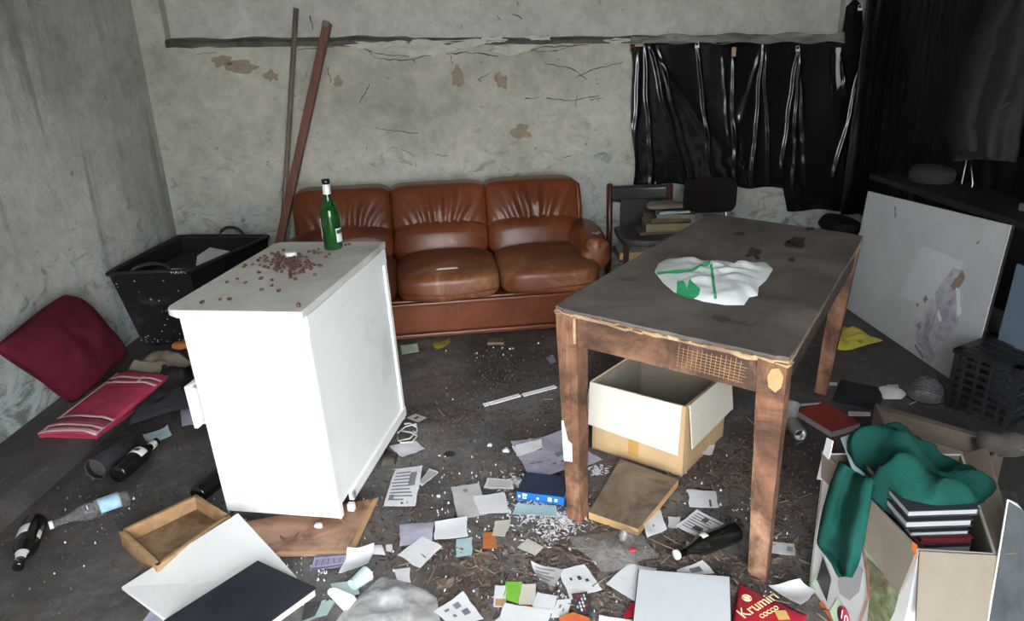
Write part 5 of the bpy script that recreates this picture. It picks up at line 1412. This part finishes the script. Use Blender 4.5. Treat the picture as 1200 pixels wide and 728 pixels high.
# ================================================================== papers on the floor
LAYER = [0]
def paper(label, quad, mat, lines=0, ink='ink', photo=None, lift=.0045, cat='paper', name='paper_sheet', seed=None, group=None, extra=None, z=None):
    LAYER[0] += 1; k = LAYER[0]
    z0 = .0095 + .0011*(k % 9) if z is None else z
    P = [at(x, y, z0) for x, y in quad]; sd_ = k*2.7
    t = thing(name, label, cat, (0, 0, 0), 0, group)
    def f(u, v, o=0.0):
        p = (P[0]*(1-u)+P[1]*u)*(1-v) + (P[3]*(1-u)+P[2]*u)*v
        e = abs(2*u-1)**2*.6+abs(2*v-1)**2*.6
        p.z = z0 + o + max(0, lift*(.25+N(p, 7, sd_)*1.0)*e + lift*.35*(N(p, 12, sd_+4)+.5))
        j = .004 if (u in (0, 1) or v in (0, 1)) else 0
        return p + Vector((j*N(p, 30, sd_), j*N(p, 30, sd_+2), 0))
    grid('sheet', f, 9, 9, mat, t, .0006, False)
    rg = random.Random(k)
    for i in range(lines):
        v0 = .10+.80*(i+.2)/lines; u1 = rg.uniform(.55, .92)
        grid('printed_line', lambda u, v: f(.09+(u1-.09)*u, v0+.32/lines*v, .0011), 6, 1, ink, t)
    for (u0, v0, u1, v1, mtn) in (photo or []):
        grid('printed_picture', lambda u, v: f(u0+(u1-u0)*u, v0+(v1-v0)*v, .0013), 5, 5, mtn, t)
    return t
def z8(*a): return [(400+x/3, 486+y/3) for x, y in a]
paper('printed newspaper page lying in front of the white cabinet corner', z8((190, 195), (285, 182), (260, 322), (147, 322)), 'paper_white', 9, photo=[(.62, .15, .85, .5, 'ink'), (.1, .72, .25, .85, 'ink')])
paper('small grey card beside the newspaper page near the cabinet', z8((310, 190), (345, 203), (283, 253), (272, 243)), 'paper_white', 0, photo=[(.08, .1, .92, .9, 'paper_grey')])
paper('large greyish sheet partly under a smaller white sheet', z8((385, 258), (483, 243), (515, 350), (412, 372)), 'paper_grey', 0, photo=[(.4, .12, .55, .22, 'ink')])
paper('bluish white sheet overlapping the greyish sheet near blue book', z8((462, 290), (575, 275), (588, 345), (488, 350)), 'paper_white', 0, z=.016)
paper('pale framed photo card behind the bluish white sheet', z8((515, 225), (600, 232), (605, 265), (500, 262)), 'paper_white', 0, photo=[(.08, .12, .92, .85, 'paper_grey')])
paper('long grey strip of paper beside the light blue card', z8((205, 390), (325, 378), (320, 445), (205, 465)), 'paper_lavender', 0, lift=.012)
paper('white torn paper joined to the long grey strip', z8((330, 380), (440, 362), (445, 430), (325, 440)), 'paper_white', 0, lift=.012)
paper('white diamond-turned sheet in front of the grey strip', z8((285, 430), (355, 465), (275, 543), (198, 497)), 'paper_white', 0, z=.018)
paper('small light blue card on brown leaves', z8((405, 440), (460, 433), (458, 495), (402, 500)), 'paper_blue', 0, cat='card', lift=.004)
paper('small orange card next to the light blue one', z8((497, 418), (540, 412), (547, 470), (497, 473)), 'paper_orange', 0, cat='card', lift=.004)
paper('beige torn paper between orange card and white shreds', z8((540, 375), (597, 370), (577, 432), (530, 428)), 'paper_cream')
paper('cream card lying alone on leaves before the table leg', z8((655, 436), (715, 465), (680, 497), (620, 468)), 'paper_cream', cat='card')
paper('white paper under the bright green leaflet', z8((540, 605), (578, 603), (578, 680), (538, 680)), 'paper_white', photo=[(.1, .62, .95, .95, 'plank_edge')])
paper('bright green leaflet lying among papers', z8((578, 588), (637, 590), (622, 665), (568, 650)), 'paper_green', cat='leaflet', z=.014)
paper('greyish beige leaflet overlapping the green one', z8((637, 598), (683, 595), (680, 670), (622, 668)), 'paper_cream', cat='leaflet', z=.016)
paper('white sheet with small grey round pictures beside clear plastic', [(543, 694), (566, 726), (533, 737), (508, 717)], 'paper_white', photo=[(.18, .3, .38, .5, 'ink'), (.5, .2, .7, .42, 'ink'), (.5, .62, .62, .72, 'ink'), (.2, .66, .3, .8, 'ink')])
t = paper('white sheet with a red ring print under green leaflet', z8((575, 668), (740, 690), (720, 752), (545, 748)), 'paper_white', 0)
c = at(620, 714, .013); tube('printed_ring', [c+Vector((.011*math.cos(a*PI/8), .009*math.sin(a*PI/8), .003)) for a in range(16)], .0032, 'ink_red', t, 5, True)
paper('blank white sheet lying across the red-ring sheet', z8((690, 625), (760, 640), (745, 700), (665, 690)), 'paper_white', z=.017)
paper('white speckled paper beside the dark patterned card', z8((760, 655), (805, 650), (795, 715), (735, 715)), 'paper_white', photo=[(.3, .3, .45, .5, 'ink'), (.6, .5, .7, .7, 'ink')])
paper('white sheet with dark crumbs near the crumpled clear film', z8((762, 550), (855, 530), (918, 615), (805, 650)), 'paper_white', photo=[(.5, .35, .62, .5, 'soil'), (.25, .35, .32, .45, 'soil'), (.7, .52, .8, .62, 'soil')])
paper('plain white sheet under the grey framed panel', z8((1010, 525), (1110, 545), (1040, 665), (930, 595)), 'paper_white')
t = paper('dark card printed with white and red marks', z8((808, 632), (862, 623), (885, 695), (830, 705)), 'ink_dark', 0, cat='card', z=.018,
          photo=[(.1+.2*(i % 4), .12+.16*(i//4), .1+.2*(i % 4)+.11, .12+.16*(i//4)+.12, ['print_white', 'logo_red', 'print_white', 'logo_red', 'pages'][(i*3+i//4) % 5]) for i in range(20) if (i*7) % 11 > 2])
paper('crumpled white paper by the front corner of wood panel', [(753, 612), (773, 597), (782, 620), (758, 634)], 'paper_white', lift=.03, photo=[(.4, .5, .5, .6, 'ink')])
paper('small grey ticket beside the crumpled paper', [(783, 607), (797, 608), (797, 620), (783, 619)], 'paper_grey')
paper('blank bluish white sheet right of the wood panel', [(806, 574), (839, 576), (842, 596), (808, 595)], 'paper_white', photo=[(.7, .55, .78, .95, 'soil')])
paper('printed page with leaf crumbs behind the capped bottle', [(817, 598), (854, 617), (831, 636), (792, 617)], 'paper_white', 7, photo=[(.35, .15, .5, .35, 'soil'), (.7, .5, .85, .7, 'leaf_dark'), (.35, .62, .6, .8, 'leaf_dark')])
paper('small white scrap left of the capped bottle', [(804, 635), (821, 639), (817, 647), (803, 644)], 'paper_white', photo=[(.4, .3, .8, .7, 'leaf_dark')])
paper('white page with grey sketch behind the framed panel', [(793, 669), (824, 658), (838, 673), (794, 676)], 'paper_white', photo=[(.4, .3, .75, .75, 'ink')])
paper('small grey printed card right of the front table leg', [(900, 635), (931, 638), (932, 652), (899, 648)], 'paper_grey', 0, photo=[(.7, .3, .92, .7, 'ink'), (.1, .2, .3, .3, 'ink')])
paper('greyish sheet beside the red packet and printed carton', [(900, 693), (936, 686), (955, 697), (938, 714)], 'paper_grey', lift=.02)
paper('small crumpled white scrap right of the cardboard box', [(822, 525), (838, 524), (834, 536), (820, 533)], 'paper_white', lift=.02)
paper('barcoded violet print card beside the hardboard sheet', [(369, 652), (409, 649), (407, 663), (364, 670)], 'paper_lavender', 0, z=.014, photo=[(.08+.055*i, .28, .08+.055*i+.02+.018*(i % 3 == 0), .72, 'ink_violet') for i in range(15)]+[(.02, .02, .98, .16, 'ink_violet'), (.02, .84, .98, .98, 'ink_violet')], cat='card')
paper('crumpled white paper at the hardboard edge', [(409, 650), (440, 645), (432, 668), (397, 676)], 'paper_white', lift=.03)
paper('torn bright white scrap near the hardboard corner', [(438, 640), (448, 640), (452, 651), (429, 651)], 'paper_white', lift=.02, z=.02)
paper('tiny square paper beside the torn scrap', [(452, 639), (460, 638), (459, 648), (452, 646)], 'paper_white')
paper('pale teal sheet under the teal cup', [(387, 686), (419, 680), (422, 697), (397, 702)], 'paper_teal')
paper('pale grey paper poking out behind the clear plastic', [(462, 668), (481, 666), (481, 684), (465, 680)], 'paper_white')
paper('teal booklet with white stripe beside the navy book', [(357, 708), (383, 704), (372, 724), (352, 732)], 'paper_teal', 0, photo=[(.0, .0, .8, .9, 'carton_black'), (.5, .3, .7, .8, 'paper_white')], cat='booklet')
paper('white page behind the teal booklet', [(372, 708), (393, 703), (383, 722), (366, 724)], 'paper_teal')
paper('creased white sheet under the leather straps by the cabinet', [(456, 523), (487, 517), (498, 527), (471, 537)], 'paper_white', lift=.014)
paper('small card with dark stripe near the cabinet end', [(476, 490), (487, 485), (501, 490), (490, 495)], 'paper_cream', photo=[(.25, .4, .7, .6, 'ink_dark')], cat='card')
paper('lavender paper corner beside the white cabinet drawer', [(211, 478), (234, 480), (237, 496), (213, 500)], 'paper_lavender')
paper('folded blue-grey paper behind the labelled beer bottle', [(167, 511), (197, 500), (201, 510), (173, 523)], 'paper_blue', lift=.03)
paper('lavender paper under the white board corner', [(168, 728), (180, 712), (200, 735), (180, 748)], 'paper_lavender')
paper('mottled bluish newspaper spread by the table leg', [(599, 525), (658, 508), (706, 545), (622, 562)], 'paper_lavender', 0, lift=.03, photo=[(.3, .2, .45, .3, 'ink'), (.55, .5, .8, .6, 'ink'), (.4, .7, .7, .75, 'ink'), (.1, .6, .3, .64, 'ink')], cat='newspaper')
paper('white fold of newspaper left of the table leg', [(600, 523), (634, 517), (636, 526), (606, 536)], 'paper_white', lift=.02, z=.03)
paper('thin pale blue plastic leaflet in front of the blue book', [(606, 592), (652, 594), (652, 606), (600, 604)], 'paper_blue', lift=.008)
paper('torn grey page beside the white crumb sheet', [(622, 664), (660, 670), (650, 692), (632, 682)], 'paper_grey', 4, lift=.02)
paper('white sheet edge under the grey framed panel front', [(702, 722), (742, 728), (738, 745), (700, 740)], 'paper_white')
paper('white page peeking out left of the red-ring sheet', [(578, 730), (600, 708), (612, 740), (590, 750)], 'paper_white', photo=[(.4, .3, .6, .5, 'logo_red')])
paper('scrap of grey paper by the shredded paper', [(672, 560), (684, 566), (676, 574), (664, 568)], 'paper_grey')
paper('small card on dark floor beside the mask', [(1039, 451), (1052, 451), (1054, 457), (1040, 457)], 'paper_grey', cat='card')
paper('pale scrap of paper under the sofa edge', [(640, 420), (648, 416), (652, 424), (646, 428)], 'paper_lavender')

# blue book by the leg
A, B = at(606, 587), at(661, 594); u = (B-A).normalized(); n_ = Vector((-u.y, u.x, 0)); L = (B-A).length
bk = thing('blue_book', 'thick blue paperback lying beside the table leg', 'book', A, math.atan2(u.y, u.x))
boxo('spine', (0, 0, .004), (L, .004, .040), 'book_blue', bk, .001); boxo('cover', (0, 0, .037), (L, .13, .040), 'book_blue_shaded', bk, .001); boxo('cover', (0, 0, .004), (L, .13, .007), 'book_blue', bk, .001)
boxo('page_block', (.003, .004, .007), (L-.003, .127, .037), 'pages', bk, 0)
sp = bk.children[0]
for (x, w_, z_, h_) in ((.12, .10, .024, .010), (.12, .08, .013, .006), (.42, .05, .016, .008), (.66, .08, .014, .016), (.80, .06, .016, .012), (.03, .04, .016, .01)):
    boxo('spine_print', (L*x, -.0006, z_), (L*(x+w_), .0004, z_+h_), 'print_white', sp, 0)

# grey framed panel, red packet
fp = thing('framed_board', 'light grey board with thin dark frame on the floor', 'board', (0, 0, 0))
FPQ = [(748, 667, .034), (740, 738, .034), (858, 740, .034), (856, 676, .034)]
P = [at(x, y, z) for x, y, z in FPQ]; ccp = sum(P, Vector())/4
bm = bmesh.new(); add_hex(bm, [Vector((p.x, p.y, .012)) for p in P], P, .001); obj('frame', bm, 'book_dark', fp)
P2 = [p.lerp(ccp, .022)+Vector((0, 0, .0015)) for p in P]; bm = bmesh.new(); add_hex(bm, [p-Vector((0, 0, .004)) for p in P2], P2); obj('face', bm, 'grey_panel', fp)
pk = thing('biscuit_packet', 'red plastic biscuit packet with cream lettering beside framed panel', 'packet', (0, 0, 0))
PQ = [at(866, 684, .012), at(946, 722, .012), at(922, 775, .012), at(855, 745, .012)]
def pkf(u, v, o=0.0):
    p = (PQ[0]*(1-u)+PQ[1]*u)*(1-v) + (PQ[3]*(1-u)+PQ[2]*u)*v
    e = (1-abs(2*u-1)**3)*(1-abs(2*v-1)**3); p.z = .012 + e*(.022+.006*N(p, 18, 2)) + o; return p
grid('wrapper', pkf, 22, 22, 'packet_red', pk, .0015)
def pk_text(name, s, size, mat, px, py, px2, py2):
    a = at(px, py, .034); b = at(px2, py2, .034); x = (b-a); c = a.lerp(b, .5); c.z = .043
    return text_mesh(name, s, size, mat, frame(c, x, Vector((-x.y, x.x, 0))), pk, .0008)
pk_text('lettering', 'Krumiri', .047, 'print_cream', 868, 724, 908, 700)
pk_text('lettering', 'COCCO', .019, 'print_cream', 888, 728, 914, 713)
c = at(875, 703, .034); c.z = .0405
tube('emblem', [c+Vector((.0125*math.cos(a*PI/10), .0125*math.sin(a*PI/10), 0)) for a in range(20)], .0016, 'print_cream', pk, 5, True)
for i in range(4): boxo('emblem_bar', (c.x-.008, c.y-.008+.0045*i, c.z-.001), (c.x+.008, c.y-.0065+.0045*i, c.z+.001), 'print_cream', pk, 0)
cg = at(916, 722, .034); grid('biscuit_picture', lambda u, v: Vector((cg.x-.016+.032*u, cg.y-.02+.035*v, .0385+.001*u)), 6, 6, 'print_gold', pk)
o = plate('red_lid', [(655, 722, .022), (672, 717, .022), (692, 724, .022), (690, 735, .022), (656, 735, .022)], .012, 'carton_orange'); tag(o, 'orange red lid below the dark patterned card', 'wrapper')  # red lid, built as a flat plate
o = plate('red_scrap', [(738, 708, .010), (746, 706, .010), (744, 722, .010), (730, 724, .010)], .004, 'packet_red'); tag(o, 'red scrap beside the grey framed panel', 'scrap')
# cup, white lid
p = at(420, 690); t = thing('plastic_cup', 'pale teal plastic cup lying by the clear plastic', 'cup', (0, 0, 0))
d = Vector((.25, .35, 0)).normalized(); mm = Matrix((Vector((0, 0, 1)).cross(d), Vector((0, 0, 1)), d)).transposed().to_4x4(); mm.translation = Vector((p.x-.012, p.y-.02, .030))
lathe('wall', [(.018, 0), (.024, .062), (.026, .063), (.022, .062)], 'paper_teal', t, 22, mm, cap=False); lathe('bottom', [(0, .002), (.018, .002)], 'paper_teal', t, 20, mm, cap=False)
o = plate('white_lid', [(383, 693, .022), (386, 689, .024), (393, 688, .024), (415, 697, .022), (418, 702, .020), (408, 714, .018), (402, 713, .018)], .012, 'plastic_white'); tag(o, 'rounded white plastic lid beside the teal cup', 'lid')
# clear films
def film_sheet(label, pts, mat, h, seed, name='plastic_film', cat='plastic film'):
    R = [at(x, y, .008) for x, y in pts]; c = sum(R, Vector())/len(R); n = len(R)*4; bm = bmesh.new(); rings = []
    for j in range(13):
        rr = j/12; row = []
        for k in range(n):
            f = k/4; e = R[int(f) % len(R)].lerp(R[(int(f)+1) % len(R)], f-int(f)); p = c.lerp(e, rr)
            p.z = .012 + h*(1-rr**2)*(.55+.9*N(p, 8, seed)+.5*N(p, 19, seed+2)) + .008*max(0, N(p, 15, seed+5)); p.z = max(.010, p.z); row.append(bm.verts.new(p))
        rings.append(row)
    for A_, B_ in zip(rings, rings[1:]):
        for k in range(n): bm.faces.new((A_[k], A_[(k+1) % n], B_[(k+1) % n], B_[k]))
    bmesh.ops.remove_doubles(bm, verts=bm.verts[:], dist=1e-5)
    return tag(obj(name, bm, mat, None, True), label, cat)
film_sheet('large crumpled clear plastic sheet over papers beside navy book', [(388, 738), (405, 715), (421, 700), (435, 688), (447, 678), (465, 681), (482, 684), (500, 692), (512, 703), (518, 740)], 'film_clear', .035, 3)
film_sheet('crumpled greyish clear film in front of the wood panel', [(666, 629), (700, 627), (728, 624), (745, 612), (760, 640), (776, 655), (752, 657), (740, 665), (722, 671), (705, 672), (692, 656), (672, 642)], 'film_grey', .03, 8)
o = rbox('plastic_tuft', (.03, .03, .04), 'film_grey', None, 2.3, 8, lambda u, P: P+Vector((0, 0, .01*N(P, 60, 3))), tuple(at(731, 628, .05))); o.location.z = .0; tag(o, 'twisted clear plastic tuft on the greyish film', 'plastic')
c = at(741, 649, .03); o = rbox('red_tab', (.022, .022, .008), 'ink_red', None, 2.6, 6, lambda u, P: P+Vector((0, 0, .003*N(P, 90, 3))), (c.x, c.y, .045)); tag(o, 'small dark red tab on the greyish clear film', 'tab')

# sticks and little rubbish
for (a, b, lab) in [((567, 476), (609, 464), 'white plastic strip on floor before the sofa, piece nearer cabinet'), ((613, 464), (651, 454), 'white plastic strip on floor ending at the table leg')]:
    A_, B_ = at(*a, .004), at(*b, .004); u = (B_-A_).normalized(); n_ = Vector((-u.y, u.x, 0)); t = thing('plastic_strip', lab, 'strip', (0, 0, 0))
    for s in (-1, 1):
        bm = bmesh.new(); w0 = n_*.004; o_ = n_*.008*s; add_hex(bm, [A_+o_-w0, B_+o_-w0, B_+o_+w0, A_+o_+w0], [p+Vector((0, 0, .008)) for p in (A_+o_-w0, B_+o_-w0, B_+o_+w0, A_+o_+w0)]); obj('edge', bm, 'paper_white', t)
    bm = bmesh.new(); w0 = n_*.006; add_hex(bm, [A_-w0, B_-w0, B_+w0, A_+w0], [p+Vector((0, 0, .003)) for p in (A_-w0, B_-w0, B_+w0, A_+w0)]); obj('web', bm, 'paper_grey', t)
paper('mint green blister pack on the floor before sofa', [(469, 406), (489, 404), (491, 413), (471, 416)], 'carton_pale_green', 0, photo=[(.12+.3*i, .2, .32+.3*i, .8, 'paper_white') for i in range(3)], cat='blister pack', name='blister_pack', lift=.012)
paper('crumpled yellow wrapper on floor under sofa front', [(507, 402), (527, 399), (528, 406), (511, 411)], 'cloth_yellow', lift=.04, cat='wrapper', name='sweet_wrapper')
o = plate('wood_block', [(573, 396, .02), (571, 401, .02), (590, 401, .02), (590, 396, .02)], .018, 'plank_top'); tag(o, 'small grey wood block under the sofa front', 'block')
st_ = thing('leather_straps', 'tangle of tan leather straps beside the cabinet end', 'straps', (0, 0, 0))
for k, pts in enumerate([[(466, 508), (475, 500), (488, 497), (489, 505), (480, 514), (467, 517), (466, 509)], [(470, 505), (482, 507), (489, 511), (483, 518), (470, 519), (465, 514)], [(474, 497), (480, 496), (487, 500)]]):
    P = [at(x, y, .012+.006*((i+k) % 3)) for i, (x, y) in enumerate(pts)]; tube('strap', P, .0035, 'pages', st_, 6)
o = drape('brown_scrap', [(446, 548), (462, 545), (466, 532), (452, 530)], .006, 'cloth_brown', None, .03, 16, 4, 10, .004); tag(o, 'dark brown leather scrap at the cabinet foot', 'scrap')
# drain
c = at(526.5, 532.5); t = thing('floor_drain', 'small round dark drain hole in the concrete floor', 'drain', c)
lathe('hole', [(.0, .0015), (.023, .0015)], 'carton_black', t, 24, cap=False); tube('ring', [(.024*math.cos(a*PI/12), .024*math.sin(a*PI/12), .0008) for a in range(24)], .0018, 'beam_wood', t, 6, True)  # flat black disc paints the shade inside the hole
for k, (x, y, s, lab) in enumerate([(515, 534, .010, 'white crumb beside the round floor drain'), (574, 522, .016, 'white stone chip left of the blue book newspaper'), (593, 528, .024, 'greyish crumpled lump beside the newspaper fold'), (621, 518, .030, 'dusty pale lump lying on the newspaper'), (514, 581, .012, 'pale pebble between the grey card and greyish sheet'), (487, 507, .010, 'pale crumb near the leather straps'), (631, 402, .014, 'white crumb on floor in front of the sofa'), (598, 409, .012, 'pale chip on dark floor in front of sofa middle')]):
    p = at(x, y, s*.4); o = rbox('rubble_chip', (s*1.2, s, s*.8), 'shred_white' if k not in (2, 3) else 'pages', None, 2.2, 6, lambda u, P: P+u*s*.35*N(P, 60, k), tuple(p)); tag(o, lab, 'chip')

# ================================================================== leaves, crumbs, shreds that nobody could count
def scatter(name, label, cat, n, region, mat, smin, smax, seed, shape='leaf', clear=None):
    rg = random.Random(seed); bm = bmesh.new(); c = 0
    while c < n:
        x, y, s0 = region(rg)
        if not (-1.8 < x < 2.0 and .9 < y < 4.3): continue
        s = rg.uniform(smin, smax)*s0; a = rg.uniform(0, 2*PI); u = Vector((math.cos(a), math.sin(a), rg.uniform(-.25, .25))); v = Vector((-math.sin(a), math.cos(a), rg.uniform(-.3, .3)))*rg.uniform(.35, .8)
        p = Vector((x, y, .0025+rg.random()*.007)); b_ = rg.uniform(-.3, .45)*s
        if shape == 'leaf':
            q = [p-u*s, p-u*s*.2+v*s*.55+Vector((0, 0, b_*.6)), p+u*s*.5+v*s*.35, p+u*s, p+u*s*.4-v*s*.4, p-u*s*.3-v*s*.55+Vector((0, 0, b_*.5))]; mid = p+Vector((0, 0, abs(b_)*.3))
            vs = [bm.verts.new(Vector((w_.x, w_.y, max(.0012, w_.z)))) for w_ in q]; vm = bm.verts.new(mid)
            for i in range(6): bm.faces.new((vs[i], vs[(i+1) % 6], vm))
        elif shape == 'twig':
            w_ = v.normalized()*.0016*s0; q = [p-u*s-w_, p+u*s-w_, p+u*s+w_, p-u*s+w_]; lo = [bm.verts.new(Vector((k_.x, k_.y, max(.001, k_.z)))) for k_ in q]; hi = [bm.verts.new(Vector((k_.x, k_.y, max(.001, k_.z)+.003))) for k_ in q]
            bm.faces.new(hi)
            for i in range(4): bm.faces.new((lo[i], lo[(i+1) % 4], hi[(i+1) % 4], hi[i]))
        else:
            q = [p-u*s, p+v*s, p+u*s, p-v*s]; lo = [bm.verts.new((k_.x, k_.y, .0008)) for k_ in q]; t_ = bm.verts.new(p+Vector((0, 0, s*.5))); t2_ = bm.verts.new(p+u*s*.4+Vector((0, 0, s*.45)))
            bm.faces.new((lo[0], lo[1], t_)); bm.faces.new((lo[1], lo[2], t2_, t_)); bm.faces.new((lo[2], lo[3], t2_)); bm.faces.new((lo[3], lo[0], t_, t2_))
        c += 1
    o = obj(name, bm, mat); o['kind'] = 'stuff'; return tag(o, label, cat)
def around(cs, spread=1.0):
    """mixture of pixel-measured floor patches: (px, py, radius in m, weight)"""
    C_ = [(at(a, b), r, w_) for a, b, r, w_ in cs]; tot = sum(k[2] for k in C_)
    def f(rg):
        t_ = rg.random()*tot
        for p, r, w_ in C_:
            t_ -= w_
            if t_ <= 0: break
        a = rg.uniform(0, 2*PI); rr = r*abs(rg.gauss(0, .55)); return p.x+rr*math.cos(a), p.y+rr*math.sin(a), 1.0
    return f
LEAFY = around([(560, 680, .35, 5), (480, 640, .3, 3), (640, 650, .3, 3), (720, 640, .35, 4), (800, 640, .35, 5), (860, 560, .35, 5), (900, 520, .25, 3), (420, 600, .25, 1), (530, 490, .18, 2), (640, 480, .2, 1.2), (640, 520, .2, 1.5), (700, 690, .3, 3), (850, 690, .3, 3), (480, 560, .2, 1), (930, 600, .25, 2), (920, 690, .2, 2), (560, 480, .5, .8), (470, 440, .4, .3)])
scatter('leaf_litter', 'layer of dry brown leaf crumbs over the floor between cabinet and table', 'leaf litter', 2600, LEAFY, 'leaf_brown', .004, .016, 1)
scatter('leaf_litter', 'dark rotten leaf litter spread around the table legs', 'leaf litter', 1500, LEAFY, 'leaf_dark', .006, .020, 2)
scatter('leaf_litter', 'pale dry leaf flakes strewn over the dark leaf litter', 'leaf litter', 520, LEAFY, 'leaf_pale', .004, .014, 3)
scatter('leaf_litter', 'larger curled dry leaves around the bottle and table legs', 'leaf litter', 330, around([(830, 650, .3, 4), (760, 690, .25, 3), (560, 660, .3, 3), (480, 600, .25, 2), (520, 690, .25, 2), (880, 560, .3, 3), (660, 640, .2, 2), (930, 640, .2, 2), (540, 490, .12, 1.2)]), 'leaf_brown', .014, .032, 13)
scatter('soil_crumbs', 'dark soil crumbs spread over the concrete floor', 'soil', 3600, around([(600, 560, .9, 5), (850, 560, .6, 3), (300, 560, .8, 1), (120, 600, .6, .8), (600, 440, .8, 1.2)]), 'soil', .002, .007, 4, 'crumb')
scatter('twigs', 'thin dry twigs and stalks strewn in the leaf litter', 'twigs', 70, LEAFY, 'leaf_pale', .015, .06, 5, 'twig')
scatter('paper_shreds', 'drift of tiny white paper shreds in front of the blue book', 'paper shreds', 1100, around([(620, 600, .11, 5), (660, 612, .10, 5), (606, 566, .07, 2), (700, 553, .05, 1.5), (690, 600, .08, 1), (640, 630, .08, 1)]), 'shred_white', .004, .012, 6, 'leaf')
scatter('white_crumbs', 'white plaster and paper crumbs scattered over the whole floor', 'crumbs', 620, around([(560, 600, .7, 4), (600, 690, .5, 3), (380, 670, .35, 2), (260, 610, .2, .7), (860, 600, .5, 2), (560, 420, .6, .7), (120, 620, .5, .4), (660, 700, .3, 2)]), 'shred_white', .0015, .0055, 7, 'crumb')
